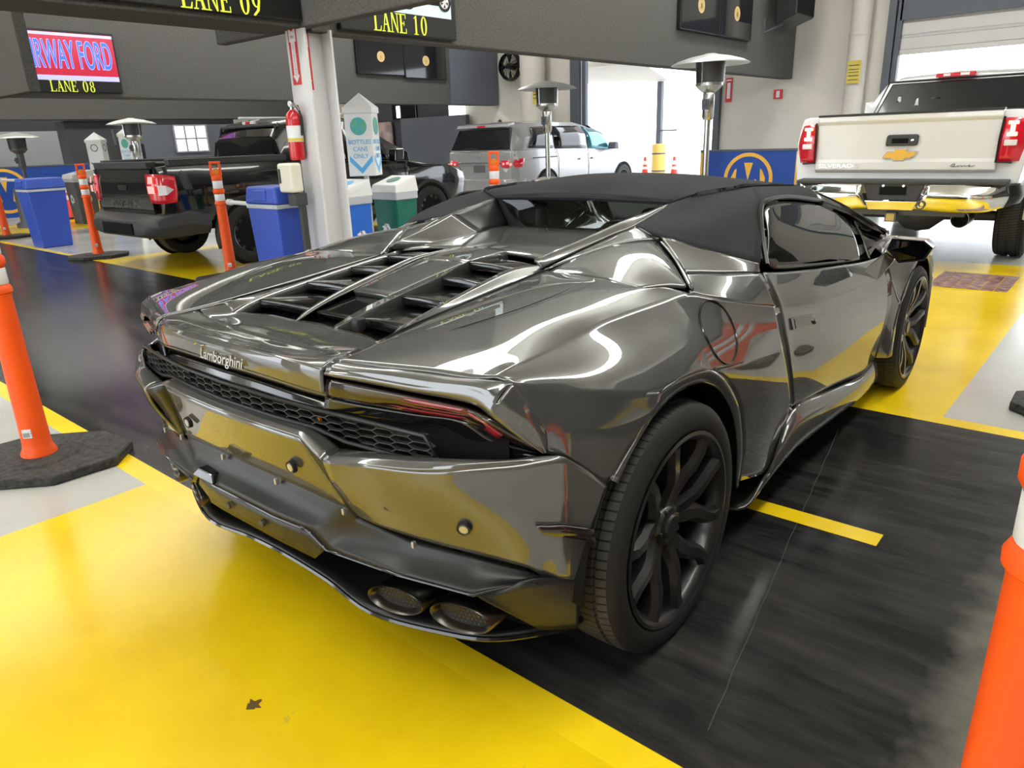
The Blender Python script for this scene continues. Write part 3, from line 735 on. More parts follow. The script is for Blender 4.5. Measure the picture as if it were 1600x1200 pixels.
G = shrink(patch([sym(r) for r in (Tf2,Tf3)], 6, 2), .002, 'lr'); mb.grid(G, orient(G,(0,0,.9)))
mb.build('tail_panel', M['paint'], CAR, 30, 0, .008)
# slim lip under the trailing edge
lp = [(-.236,-.708,.888), (-.12,-.718,.892), (0,-.722,.893), (.12,-.718,.892), (.236,-.708,.888)]
lw = [.05,1,1,1,.05]; lq = lambda dy, dz: curve([(x,y+.003+(dy-.003)*w,z-.003+(dz+.003)*w) for (x,y,z),w in zip(lp,lw)], 5)
mb = MB(); G = [lq(.004,.004), lq(-.008,-.002), lq(-.008,-.008), lq(.004,-.010)]
mb.grid(G, orient(G,(0,0,.85))); mb.poly([r[0] for r in G]); mb.poly([r[-1] for r in G]); mb.build('tail_lip', M['paint'], CAR, 30)
# chrome script, bent along the curved tail face
mb = MB(); tm = MB(); tm.text('Lamborghini', .042, Matrix.Identity(4), .0025, .92, .4)
def tail_y(x): return -.723 + .25*x*x
mb.add([(x+.052, tail_y(x+.052)-.002-zz, .855+y) for (x,y,zz) in tm.v], [f[::-1] if False else f for f in tm.f])
mb.tube([(x, tail_y(x)-.003, z) for (x,z) in ((-.068,.874),(-.052,.880),(-.030,.877),(-.012,.881))], .002, 6)
mb.build('name_script', M['badge'], CAR, 0)

# --- tail band and lamps ------------------------------------------------------------
bc = [(0.408,-0.640,0.888), (0.530,-0.599,0.882), (0.660,-0.552,0.878), (0.775,-0.523,0.877), (0.815,-0.503,0.873)]
bt = [(0.405,-0.664,0.869), (0.490,-0.640,0.869), (0.620,-0.591,0.857), (0.748,-0.554,0.855), (0.798,-0.543,0.827)]
bf = [(0.405,-0.667,0.858), (0.490,-0.639,0.851), (0.618,-0.591,0.837), (0.742,-0.554,0.827), (0.790,-0.543,0.804)]
bu = [(0.400,-0.664,0.852), (0.487,-0.637,0.844), (0.612,-0.586,0.827), (0.736,-0.552,0.816), (0.784,-0.545,0.799)]
bo = [(0.815,-0.503,0.873), (0.838,-0.448,0.857), (0.865,-0.395,0.842)]
bR = patch([bc, avg_row(bc,bt,.55,(0,-.006,.004)), bt, avg_row(bt,bf,.5,(0,-.004,0)), bf], 6, 4)
# the band corner sweeps down and outward to the lamp tip
c0 = [(0.815,-0.503,0.873), (0.845,-0.484,0.825), (0.865,-0.460,0.771), (0.870,-0.460,0.713)]
c1 = [(0.798,-0.543,0.827), (0.825,-0.520,0.791), (0.848,-0.491,0.751), (0.866,-0.465,0.715)]
c2 = [(0.790,-0.543,0.804), (0.818,-0.523,0.775), (0.842,-0.497,0.743), (0.862,-0.467,0.713)]
cR = patch([c0, avg_row(c0,c1,.55,(.003,-.004,.002)), c1, avg_row(c1,c2,.5,(0,-.003,0)), c2], 6, 4)
pan('tail_band', M['paint'], [bR, cR], g=0, sm=45, weld=True)
# lamp: smoked lens with a red strip
lt = [(0.400,-0.661,0.848), (0.487,-0.637,0.841), (0.612,-0.587,0.824), (0.736,-0.552,0.812), (0.786,-0.547,0.796), (0.828,-0.515,0.759), (0.862,-0.471,0.719)]
lb = [(0.393,-0.662,0.804), (0.478,-0.636,0.798), (0.600,-0.580,0.784), (0.705,-0.548,0.782), (0.735,-0.537,0.766), (0.790,-0.502,0.735), (0.846,-0.468,0.715)]
lamp = pan('tail_lamp', M['lamp_dark'], [patch([lt, avg_row(lt,lb,.5,(0,-.004,0)), lb], 5, 3)], th=.02)
rs0 = [(0.440,-0.649,0.835), (0.535,-0.610,0.826), (0.640,-0.576,0.816), (0.733,-0.549,0.809)]
rs1 = [(0.436,-0.641,0.809), (0.528,-0.608,0.794), (0.628,-0.568,0.782), (0.720,-0.542,0.782)]
rt0 = [(0.735,-0.550,0.804), (0.776,-0.544,0.788), (0.806,-0.524,0.761)]
rt1 = [(0.724,-0.543,0.788), (0.752,-0.535,0.771), (0.790,-0.522,0.748)]
off = lambda r: [(x, y-.0045, z+.001) for (x,y,z) in r]
pp = pan('red_lamp_strip', M['tail_red'], [patch([off(rs0), off(rs1)], 5, 3), patch([off(rt0), off(rt1)], 4, 3)], th=.004)
for s in (1,-1):
    mbg = MB()
    for t in (.25,.5,.75):
        mbg.tube([(s*x, y-.0055, z) for (x,y,z) in curve([avg(a,b,t) for a,b in zip(rs0,rs1)], 5)], .0012, 5)
    mbg.build('lamp_ribs', M['tail_red'], CAR)
# black surround below the lamps
sb0 = [(0.393,-0.666,0.802), (0.476,-0.635,0.792), (0.598,-0.578,0.778), (0.705,-0.544,0.775), (0.772,-0.513,0.734), (0.852,-0.465,0.709)]
sb1 = [(0.385,-0.669,0.773), (0.465,-0.633,0.765), (0.575,-0.579,0.752), (0.655,-0.545,0.744), (0.720,-0.520,0.690), (0.842,-0.470,0.704)]
pan('lamp_surround', M['black_gloss'], [patch([sb0, avg_row(sb0,sb1,.5), sb1], 5, 3)], th=.012, sm=30)
sc0 = [(0.655,-0.545,0.744), (0.672,-0.535,0.711), (0.685,-0.531,0.682)]
sc1 = [(0.722,-0.520,0.724), (0.727,-0.521,0.702), (0.716,-0.527,0.678)]
pan('lamp_surround', M['black_gloss'], [patch([sc0, sc1, [(0.842,-0.470,0.706), (0.846,-0.469,0.703), (0.850,-0.465,0.700)]], 4, 4)], th=.012, sm=30)
# centre strip under the tail face
mb = MB(); g0 = [(0,-.688,.806), (.12,-.684,.805), (.235,-.676,.80), (.32,-.662,.793), (.393,-.645,.786)]; g1 = [(0,-.697,.775), (.12,-.693,.774), (.235,-.686,.771), (.32,-.674,.768), (.385,-.664,.768)]
G = patch([sym(g0), sym(g1)], 5, 3); mb.grid(G, orient(G,(0,0,.8))); mb.build('grille_header', M['black_gloss'], CAR, 30, 0, .02)

# --- grille ------------------------------------------------------------------
def gy(x): return -.697+.21*x*x
gp = [(0,.775), (.20,.773), (.385,.768), (.52,.762), (.655,.752), (.69,.690), (.60,.693), (.445,.703), (.35,.722), (.20,.724), (0,.725)]
def inside(x, z):
    x = abs(x); n = len(gp); c = False; j = n-1
    for i in range(n):
        if (gp[i][1] > z) != (gp[j][1] > z) and x < (gp[j][0]-gp[i][0])*(z-gp[i][1])/(gp[j][1]-gp[i][1])+gp[i][0]: c = not c
        j = i
    return c
GR = empty('rear_grille', (0,0,0), '', None); GR.parent = CAR; del GR['label']
mb = MB(); hw, hh = .030, .0165
segs = set()
for r in range(-1, 9):
    for c_ in range(-20, 21):
        cx = c_*hw*1.52; cz = .69+r*hh*1.0*1.06 + (hh*.53 if c_ % 2 else 0)
        if r % 1: continue
        P6 = [(cx+hw*1.0, cz), (cx+hw*.52, cz+hh*.53), (cx-hw*.52, cz+hh*.53), (cx-hw*1.0, cz), (cx-hw*.52, cz-hh*.53), (cx+hw*.52, cz-hh*.53)]
        for i in range(6):
            a, b = P6[i], P6[(i+1) % 6]
            ka, kb = (round(a[0]/.004), round(a[1]/.004)), (round(b[0]/.004), round(b[1]/.004))
            key = (min(ka,kb), max(ka,kb))
            if key in segs: continue
            segs.add(key)
            if inside(*a) and inside(*b):
                n_ = Vector((a[1]-b[1], 0, b[0]-a[0])).normalized()*.0011
                A, B = Vector((a[0],gy(a[0]),a[1])), Vector((b[0],gy(b[0]),b[1])); d_ = Vector((0,.012,0))
                mb.add([tuple(A-n_),tuple(A+n_),tuple(B+n_),tuple(B-n_),tuple(A-n_+d_),tuple(A+n_+d_),tuple(B+n_+d_),tuple(B-n_+d_)], [(0,3,2,1),(4,5,6,7),(0,1,5,4),(1,2,6,5),(2,3,7,6),(3,0,4,7)])
mb.build('honeycomb', M['grey_plastic'], GR, 0)
mb = MB(); gb = [[(x, gy(x)+.06, z) for x in (-.80,-.72,-.4,0,.4,.72,.80)] for z in (.66,.80)]
G = patch(gb, 4, 1); mb.grid(G, orient(G,(0,0,.75))); mb.build('grille_backing', M['black_matt'], GR)
loop = [(x, gy(x)-.003, z) for (x,z) in gp] + [(-x, gy(x)-.003, z) for (x,z) in gp[-2:0:-1]]
mb = MB(); mb.tube(loop, .0055, 6, True); mb.build('grille_frame', M['black_satin'], GR)
mb = MB(); mb.lathe([(0,0),(.007,0),(.008,.006)], 12, (.345,gy(.345)+.012,.735), 'y'); mb.build('amber_plug', M['orange_amber'], GR)

# --- rear bumper ----------------------------------------------------------------
E2 = [(0.433,-0.722,0.677), (0.567,-0.690,0.689), (0.669,-0.645,0.689), (0.760,-0.593,0.697), (0.834,-0.525,0.702), (0.877,-0.482,0.709), (0.905,-0.453,0.711)]
bot = [(0.440,-0.645,0.503), (0.529,-0.640,0.500), (0.651,-0.600,0.484), (0.751,-0.560,0.471), (0.843,-0.505,0.445), (0.862,-0.473,0.412), (0.888,-0.455,0.408)]
E2x = E2 + [(0.917,-0.423,0.690), (0.928,-0.382,0.653), (0.936,-0.327,0.601)]
botx = bot + [(0.899,-0.441,0.404), (0.907,-0.425,0.398), (0.915,-0.411,0.394)]
bumpG = fair(patch([E2x, avg_row(E2x, botx, .30, (.005,-.011,0)), avg_row(E2x, botx, .65, (.006,-.007,0)), botx], 6, 6))
pan('rear_bumper_side', M['paint'], [bumpG], g=.001, sm=40)
# ledge above the crease, under grille and lamps
E1 = [(0.427,-0.668,0.687), (0.564,-0.650,0.704), (0.647,-0.622,0.707), (0.739,-0.585,0.712), (0.812,-0.530,0.710), (0.855,-0.465,0.706), (0.892,-0.444,0.708)]
pan('bumper_ledge', M['paint'], [patch([E1, avg_row(E1,E2,.5,(0,-.006,.004)), E2], 6, 4)], th=.008)
rc0 = [(0,-.672,.722), (.20,-.668,.721), (.335,-.662,.719), (0.427,-0.668,0.687)]
rc1 = [(0,-.728,.712), (.20,-.722,.711), (.335,-.711,.709), (0.433,-0.722,0.677)]
mb = MB(); G = patch([sym(rc0), sym(avg_row(rc0,rc1,.5,(0,-.008,.004))), sym(rc1)], 5, 4, True); mb.grid(G, orient(G,(0,0,.4))); mb.build('bumper_ledge', M['paint'], CAR, 35, 0, .008)
# recessed middle of the bumper
rp0 = [(0,-.726,.706), (.20,-.720,.705), (.335,-.709,.703)]
rp1 = [(0,-.692,.61), (.20,-.688,.61), (.365,-.676,.61)]
rp2 = [(0,-.662,.525), (.20,-.658,.524), (.40,-.646,.515)]
mb = MB(); G = patch([sym(rp0), sym(rp1), sym(rp2)], 6, 5); mb.grid(G, orient(G,(0,0,.6))); mb.build('bumper_recess', M['paint'], CAR, 40, 0, .008)
pan('recess_wall', M['black_satin'], [patch([[(.335,-.710,.705), (.367,-.677,.61), (.402,-.647,.515)], [(0.433,-0.722,0.677), (0.431,-0.684,0.596), (0.440,-0.645,0.503)]], 4, 2)], c=(1,-.4,.6), th=.004)
for s in (1,-1):
    for (x,y,z), nn in (((.257,-.694,.603), (0,-1,-.1)), ((.741,-.594,.551), (.43,-.87,-.24))):
        r_ = .0125; Q = Vector((s*nn[0], nn[1], nn[2])).to_track_quat('Z', 'Y').to_matrix().to_4x4(); T = Matrix.Translation((s*x,y,z)) @ Q
        mv = lambda mb: setattr(mb, 'v', [tuple(T @ Vector(q)) for q in mb.v])
        mb = MB(); mb.lathe([(r_,.003),(r_+.004,.005),(r_+.005,-.006)], 20, close=True); mv(mb); o = mb.build('parking_sensor', M['black_satin'], CAR)
        mb = MB(); mb.lathe([(r_,-.004),(r_-.002,.005),(0,.006)], 20); mv(mb); mb.build('sensor_face', M['spark'], o)
# rear side reflector
rf = patch([[(.868,-.506,.561), (.888,-.484,.557), (.912,-.457,.553), (.942,-.395,.525)], [(.878,-.495,.541), (.895,-.474,.532), (.914,-.447,.521), (.940,-.385,.490)]], 4, 2)
pan('side_reflector', M['lamp_dark'], [[[(x+.004,y-.003,z) for (x,y,z) in r] for r in rf]], th=.010)

# --- diffuser -----------------------------------------------------------------------
DF = empty('diffuser', (0,0,0), '', None); DF.parent = CAR; del DF['label']
sh0 = [(0,-.655,.53), (.20,-.651,.53), (.405,-.640,.515), (0.419,-0.630,0.485), (0.564,-0.600,0.464), (0.717,-0.545,0.450), (0.825,-0.490,0.423), (0.870,-0.455,0.401)]
sh1 = [(0,-.705,.445), (.15,-.702,.441), (0.279,-0.688,0.438), (0.335,-0.675,0.393), (0.568,-0.650,0.401), (0.756,-0.592,0.392), (0.811,-0.535,0.405), (0.862,-0.500,0.417)]
mb = MB(); G = patch([sym(sh0), sym(avg_row(sh0,sh1,.5,(0,.006,-.006))), sym(sh1)], 5, 4, True); mb.grid(G, orient(G,(0,-.5,.1))); mb.build('diffuser_shelf', M['black_satin'], DF, 30, 0, .008)
# lip edge
sh2 = [(x*.995, y+.006, z-.016) for (x,y,z) in sh1]
mb = MB(); G = patch([sym(sh1), sym([(x,y-.004,z-.006) for (x,y,z) in sh1]), sym(sh2)], 5, 2, True); mb.grid(G, orient(G,(0,0,.45))); mb.build('diffuser_lip', M['black_gloss'], DF, 40, 0, .006)
# end plates beside the tyres
ep0 = [(0.756,-0.592,0.389), (0.795,-0.550,0.387), (0.850,-0.521,0.422), (0.888,-0.460,0.411), (0.917,-0.407,0.392)]
ep1 = [(0.782,-0.560,0.354), (0.800,-0.515,0.329), (0.840,-0.483,0.319), (0.885,-0.445,0.326), (0.914,-0.408,0.325)]
ep2 = [(0.815,-0.438,0.231), (0.825,-0.431,0.229), (0.845,-0.419,0.231), (0.870,-0.401,0.234), (0.895,-0.389,0.242)]
pan('diffuser_end_plate', M['black_satin'], [patch([ep0, ep1, ep2], 4, 4)], DF, th=.01)
# flush centre plate with screws
cp0 = [(0,-.700,.430), (.15,-.697,.427), (0.271,-0.684,0.426), (0.317,-0.670,0.379)]
cp1 = [(0,-.690,.352), (.15,-.688,.350), (0.239,-0.678,0.343), (0.256,-0.664,0.329)]
mb = MB(); G = patch([sym(cp0), sym(cp1)], 4, 3, True); mb.grid(G, orient(G,(0,0,.4))); mb.build('centre_plate', M['black_satin'], DF, 30, 0, .03)
for s in (-1, 1):
    mb = MB(); mb.lathe([(0,-.006),(.010,-.005),(.011,.002)], 14, (s*.085,-.700,.392), 'y'); o = mb.build('plate_screw', M['grey_plastic'], DF)
mb = MB(); mb.frustum((-.26,-.712,-.14,-.66), .443, (-.235,-.700,-.155,-.66), .468); mb.build('camera_pod', M['black_gloss'], DF, 0, .004)
for s in (1,-1):
    for (x,y,z) in ((.133,-.668,.520),(.40,-.656,.512),(.60,-.618,.475)):
        mb = MB(); mb.box(s*x-.004,y-.006,z-.010,s*x+.004,y+.004,z+.006); mb.build('shelf_clip', M['spark'], DF, 0, .001)
# undertray
tr = [(0,-.60,.215), (.20,-.597,.203), (.40,-.612,.196), (.60,-.560,.197), (.735,-.495,.20), (.864,-.352,.208)]
ut = [[(0,-.35,.17), (.20,-.35,.17), (.40,-.34,.17), (.58,-.33,.17), (.72,-.31,.17), (.86,-.30,.20)], [(0,-.50,.19), (.20,-.50,.185), (.40,-.50,.182), (.59,-.46,.182), (.73,-.40,.184), (.862,-.325,.203)], tr]
mb = MB(); G = patch([sym(r) for r in ut], 5, 3); mb.grid(G, orient(G,(0,-.4,.6))); mb.build('undertray', M['black_satin'], DF, 30, 0, .014)
mb = MB(); mb.tube(curve(sym(tr), 5), .007, 6); mb.build('tray_edge', M['black_gloss'], DF)
# dark inside of the diffuser
mb = MB(); G = [[(x,y,z) for x in (-.78,-.5,0,.5,.78)] for (y,z) in ((-.42,.50),(-.40,.18))]; mb.grid(G); mb.build('diffuser_back', M['black_matt'], DF, 0, 0, .02)
# twin oval tail pipes each side
for s in (1,-1):
    for k,(cx,cy,cz) in enumerate(((.492,-.603,.268),(.690,-.575,.288))):
        mb = MB(); n = 28
        ring = lambda ry, rz, y, dz=0: [(s*(cx+ry*math.cos(2*PI*i/n)), y+.28*ry*math.cos(2*PI*i/n), cz+dz+rz*math.sin(2*PI*i/n)) for i in range(n+1)]
        R = [ring(.082,.040,cy+.20), ring(.080,.040,cy+.06), ring(.079,.040,cy), ring(.076,.037,cy-.004), ring(.069,.031,cy+.002), ring(.067,.029,cy+.03)]
        mb.grid(R, s < 0); o = mb.build('tail_pipe', M['dark_steel'], CAR, 50)
        mb = MB(); cen = [(s*cx, cy+.02, cz)]*(n+1); mb.grid([ring(.068,.030,cy+.02), cen], s < 0); o2 = mb.build('tail_pipe_mesh', M['black_satin'], o, 30)
        mb = MB()
        for a in range(-5, 6):
            for b in range(-2, 3):
                x_, z_ = a*.011+(b % 2)*.0055, b*.0105
                if (x_/.062)**2+(z_/.026)**2 < 1: mb.lathe([(0,-.002),(.0028,0)], 6, (s*(cx+x_), cy+.019+.28*x_, cz+z_), 'y', True)
        o3 = mb.build('mesh_holes', M['dark_steel'], o, 0)

# --- soft top --------------------------------------------------------------------------
rt_0 = [(0.000,0.942,1.119), (0,1.05,1.172), (0,1.22,1.188), (0,1.42,1.180), (0,1.60,1.158)]
rt_1 = [(0.220,0.893,1.122), (.24,1.04,1.162), (.26,1.22,1.178), (.28,1.42,1.170), (.29,1.62,1.150)]
rt_2 = [(0.400,0.889,1.112), (0.490,0.932,1.133), (0.515,1.096,1.140), (0.535,1.329,1.141), (0.565,1.595,1.126)]
rt_2f = avg(rt_2[-1], rt_2[-1])
mb = MB()
r3 = [(0.420,0.882,1.102), (0.505,0.912,1.131), (0.540,1.070,1.138), (0.560,1.308,1.135), (0.600,1.635,1.116)]
Gt = patch([sym([a,b,c_,d_]) for a,b,c_,d_ in zip(rt_0,rt_1,rt_2,r3)], 5, 6); mb.grid(Gt, orient(Gt,(0,1.2,.5)))
sl0 = [(0.420,0.882,1.102), (0.505,0.912,1.131), (0.540,1.070,1.138), (0.560,1.308,1.135)]
sl1 = [(0.432,0.749,1.080), (0.550,0.773,1.086), (0.645,0.854,1.101), (0.700,1.023,1.110)]
sl2 = [(0.447,0.649,1.065), (0.580,0.622,1.058), (0.690,0.679,1.053), (0.778,0.865,1.041)]
sl3 = [(0.452,0.590,1.056), (0.566,0.546,1.035), (0.700,0.568,1.002), (0.857,0.670,0.947)]
fr0 = [(0.560,1.308,1.135), (0.600,1.635,1.116), (0.645,1.729,1.094)]
fr1 = [(0.665,1.090,1.120), (0.665,1.435,1.106), (0.668,1.714,1.074)]
fr2 = [(0.738,0.961,1.090), (0.712,1.301,1.093), (0.688,1.718,1.045)]
for s in (1,-1):
    for rr in ([sl0, sl1, sl2, sl3], [fr0, fr1, fr2]):
        G = patch(rr, 5, 5)
        if s < 0: G = mir(G)
        mb.grid(G, orient(G, (0,1.0,.7)))
    G = patch([[(0,1.60,1.158),(0,1.66,1.148)],[(.29,1.62,1.150),(.30,1.70,1.136)],[(0.565,1.595,1.126),(.55,1.76,1.112)],[(0.600,1.635,1.116),(0.645,1.729,1.094)]], 3, 5)
    if s < 0: G = mir(G)
    mb.grid(G, orient(G, (0,1.2,.5)))
mb.build('soft_top', M['fabric'], CAR, 60, 0, .012, weld=True)
# seams in the cloth
for s in (1,-1):
    mb = MB(); mb.tube([(s*x,y,z+.003) for (x,y,z) in curve(r3, 4)], .0035, 6); mb.build('cloth_seam', M['fabric'], CAR)
# rear window
wn = [[(-.40,.892,1.100),(0,.905,1.108),(.40,.892,1.100)], [(-.345,.885,1.04),(0,.893,1.045),(.345,.885,1.04)], [(-.27,.872,.990),(0,.875,.990),(.27,.872,.990)]]
mb = MB(); G = patch(wn, 5, 4); mb.grid(G, orient(G,(0,1.5,1.0))); mb.build('rear_window', M['rear_glass'], CAR, 40)
for s in (1,-1):
    mb = MB(); mb.slab([(s*.27,.874,.985),(s*.345,.887,1.04),(s*.41,.894,1.105),(s*.44,.894,1.10),(s*.38,.90,.985)], .012)
    mb.build('rear_window_surround', M['fabric'], CAR, 0)
mb = MB(); mb.tube([(-.42,.893,1.106),(0,.908,1.113),(.42,.893,1.106)], .012, 6); mb.build('rear_window_trim', M['fabric'], CAR)

# --- side glass, pillars, windscreen --------------------------------------------------
Wt = [(0.738,0.956,1.086), (0.732,1.032,1.101), (0.712,1.288,1.091), (0.692,1.707,1.044), (0.735,2.034,0.948)]
Wb = [(0.848,0.747,0.935), (0.855,0.811,0.909), (0.860,0.999,0.881), (0.862,1.388,0.839), (0.860,1.893,0.789)]
pan('side_window', M['smoke_glass'], [patch([Wt, avg_row(Wt,Wb,.5,(.012,0,0)), Wb], 4, 5)], th=.004)
Qt = [(0.738,2.056,0.940), (0.780,2.202,0.886), (0.830,2.283,0.839)]
Qb = [(0.858,1.921,0.788), (0.850,2.051,0.816), (0.832,2.288,0.836)]
pan('quarter_light', M['smoke_glass'], [patch([Qt, Qb], 4, 4)], th=.004)
for s in (1,-1):
    mb = MB()
    f = lambda L: [(s*x,y,z) for (x,y,z) in L]
    mb.tube(f(curve([(0.848,0.748,0.931), (0.800,0.816,1.010), (0.740,0.939,1.088), (0.730,1.024,1.109), (0.712,1.286,1.099), (0.692,1.704,1.052)], 5)), .009, 6)
    mb.build('window_seal', M['black_satin'], CAR)
for s in (1,-1):
    mb = MB()
    f = lambda L: [(s*x,y,z) for (x,y,z) in L]
    mb.tube(f(curve([(0.738,2.033,0.949), (0.800,1.983,0.865), (0.862,1.908,0.785)], 4)), .008, 6)
    mb.build('window_divider', M['black_gloss'], CAR)
pan('a_pillar', M['black_gloss'], [patch([[(0.645,1.729,1.094), (0.715,1.945,1.019), (0.795,2.115,0.934), (0.855,2.254,0.856)], [(0.690,1.695,1.050), (0.740,1.959,0.976), (0.800,2.111,0.899), (0.835,2.275,0.838)]], 5, 3)], th=.02)
ws = [[(0,1.66,1.146),(.30,1.70,1.134),(.55,1.76,1.110),(0.645,1.729,1.094)], [(0,1.98,1.015),(.35,1.99,1.01),(.62,2.02,.985),(0.735,1.977,0.999)], [(0,2.40,.83),(.38,2.38,.83),(.68,2.32,.83),(0.855,2.231,0.856)]]
mb = MB(); G = patch([sym(r) for r in ws], 5, 5); mb.grid(G, orient(G,(0,1.5,.6))); mb.build('windscreen', M['clear_glass'], CAR, 40)

# --- door ------------------------------------------------------------------------------
dr = [[(0.866,0.673,0.923), (0.872,0.842,0.897), (0.878,1.258,0.850), (0.874,1.791,0.794), (.868,2.10,.775)],
      [(0.896,0.668,0.878), (0.900,0.867,0.840), (0.905,1.229,0.789), (0.900,1.719,0.739), (.89,2.12,.72)],
      [(0.918,0.700,0.809), (0.922,0.883,0.769), (0.925,1.224,0.722), (0.920,1.673,0.672), (.912,2.14,.655)],
      [(0.936,0.744,0.672), (0.938,0.945,0.645), (0.938,1.256,0.611), (0.932,1.673,0.566), (.925,2.15,.54)],
      [(0.918,0.869,0.503), (0.918,1.091,0.478), (0.918,1.419,0.441), (0.914,1.828,0.399), (.91,2.15,.40)],
      [(0.893,0.981,0.377), (0.893,1.233,0.342), (0.893,1.577,0.299), (0.893,1.969,0.245), (.885,2.15,.27)]]
pan('door', M['paint'], [fair(patch(dr, 6, 5), 1500)], g=.003, sm=60)
# door handle: recessed flap
for s in (1,-1):
    hx = lambda q: (s*q[0], q[1], q[2])
    mb = MB()
    a,b,c_,d_ = (0.930,0.780,0.758), (0.931,1.014,0.726), (0.934,1.025,0.683), (0.937,0.794,0.715)
    mb.slab([hx(a),hx(b),hx(c_),hx(d_)][::s], .012, (s,0,0)); o = mb.build('door_handle', M['paint'], CAR, 0, .003)
    mb = MB()
    mb.slab([hx(tuple(avg(q, avg(a,c_), .22, (.002,0,0)))) for q in (a,b,c_,d_)][::s], .004, (s,0,0)); mb.build('handle_recess', M['black_gloss'], o, 0)
    mb = MB(); q = avg(b,c_); mb.tube([hx((q[0]+.004,q[1]-.03,q[2]+.006)), hx((q[0]+.004,q[1]-.012,q[2]-.010))], .006, 8); mb.build('handle_key', M['dark_steel'], o)
# sill / side skirt
sk = [[(0.905,0.760,0.205), (0.895,0.985,0.366), (0.895,1.370,0.324), (0.893,1.895,0.253), (.885,2.16,.26)],
      [(0.915,0.690,0.199), (0.925,0.928,0.311), (0.925,1.302,0.290), (0.920,1.802,0.240), (.905,2.16,.20)],
      [(0.900,0.591,0.131), (0.915,0.983,0.203), (0.915,1.434,0.182), (0.910,1.875,0.149), (.89,2.16,.135)],
      [(.80,.55,.12), (.80,.95,.12), (.80,1.4,.12), (.80,1.8,.12), (.80,2.16,.12)]]
pan('side_skirt', M['paint'], [patch(sk, 5, 4)], sm=40)
# script on the quarter panel
tm = MB(); tm.text('610-4', .035, Matrix.Identity(4), .001, 1.0, .3)
for s in (1,-1):
    mb = MB(); mb.add([(s*(.922+.05*v[1]+.006), .505+s*v[0], .425+v[1]) for v in tm.v], tm.f); mb.build('side_badge', M['badge'], CAR, 0)
def surf_x(G, y, z):
    best = sorted(((q[1]-y)**2+(q[2]-z)**2, q[0]) for r in G for q in r)[:4]
    w = [1/(d+1e-6) for d, _ in best]
    return sum(a*b[1] for a, b in zip(w, best))/sum(w)
fc = (0.918,0.274,0.821)
for s in (1, -1):
    pts = []
    for i in range(28):
        a = 2*PI*i/28; y = fc[1]+.095*math.cos(a); z = fc[2]+.082*math.sin(a)
        pts.append((s*(surf_x(sideG, y, z)+.002), y, z))
    mb = MB(); mb.tube(pts, .0026, 6, True); mb.build('fuel_flap_ring', M['black_gloss'], CAR)
# --- front fender, bonnet, nose (mostly hidden behind the cabin) -----------------
fpt = lambda a: (.93+.022*max(0,math.sin(math.radians(a))), 2.62+.405*math.cos(math.radians(a)), .328+.40*math.sin(math.radians(a)))
ff = [[(.868,2.12,.775), (.84,2.25,.795), (.82,2.42,.80), (.80,2.62,.795), (.77,2.93,.748), (.70,3.28,.655)],
      [(.89,2.14,.72), (.90,2.25,.755), (.912,2.42,.775), (.92,2.62,.772), (.905,2.93,.70), (.80,3.28,.61)],
      [(.912,2.155,.655), fpt(150), fpt(120), fpt(90), fpt(45), fpt(12)]]
pan('front_fender', M['paint'], [patch(ff, 6, 5)])
fa_ = [math.radians(a) for a in (190,170,150,130,110,90,70,50,30,10,-12)]
fo_ = [(.93+.022*math.sin(a) if math.sin(a) > 0 else .925, 2.62+.405*math.cos(a), .328+.40*math.sin(a)) for a in fa_]
fi_ = [(.938, 2.62+.372*math.cos(a), .328+.372*math.sin(a)) for a in fa_]
pan('wheel_arch_lip', M['paint'], [patch([fo_, fi_], 4, 2)], th=.02)
fw = [[(.912,2.155,.655), (.914,2.15,.60), (.912,2.15,.45), (.885,2.155,.27)], [fo_[2], fo_[1], avg(fo_[0],fo_[1]), fo_[0]]]
pan('front_fender', M['paint'], [patch([fw[0], avg_row(fw[0],fw[1],.5), fw[1]], 4, 4)])
pan('wheel_well', M['black_matt'], [[[(x, 2.62+.40*math.cos(a), .328+.40*math.sin(a)) for a in ang] for x in (.93,.60)]], c=(.75,3.5,-3), th=.004)
pan('wheel_well_wall', M['black_matt'], [[[(.60, 2.62+r*math.cos(a), .328+r*math.sin(a)) for a in ang] for r in (.02,.40)]], c=(0,2.6,.3), th=.004)
hd = [[(0,2.40,.828),(.38,2.38,.828),(.68,2.32,.828),(.868,2.14,.78)], [(0,2.75,.765),(.40,2.72,.772),(.68,2.66,.80),(.80,2.62,.797)], [(0,3.15,.66),(.40,3.12,.665),(.62,3.05,.70),(.76,2.98,.738)], [(0,3.56,.50),(.40,3.50,.51),(.58,3.40,.57),(.70,3.29,.652)]]
mb = MB(); G = patch([sym(r) for r in hd], 5, 5); mb.grid(G, orient(G,(0,2.6,.2))); mb.build('bonnet', M['paint'], CAR, 40, 0, .01)
nb = [[(0,3.56,.498),(.40,3.50,.508),(.60,3.39,.56),(.72,3.28,.645),(.84,3.24,.53)], [(0,3.60,.38),(.42,3.54,.38),(.66,3.42,.40),(.82,3.28,.42),(.89,3.10,.42)], [(0,3.57,.16),(.42,3.52,.16),(.66,3.40,.16),(.82,3.26,.16),(.90,3.04,.17)]]
mb = MB(); G = patch([sym(r) for r in nb], 5, 5); mb.grid(G, orient(G,(0,2.5,.3))); mb.build('front_bumper', M['paint'], CAR, 40, 0, .012)
pan('headlamp', M['lamp_white'], [patch([[(.60,3.37,.590),(.70,3.20,.680),(.76,3.02,.735)],[(.70,3.34,.575),(.79,3.17,.650),(.82,3.00,.705)]], 4, 3)], th=.01)
for s in (1,-1):
    mb = MB(); mb.slab([(s*.35,3.57,.22),(s*.74,3.42,.22),(s*.70,3.44,.36),(s*.42,3.555,.36)][::s], .03, (0,1,0)); mb.build('front_intake', M['black_matt'], CAR, 0)

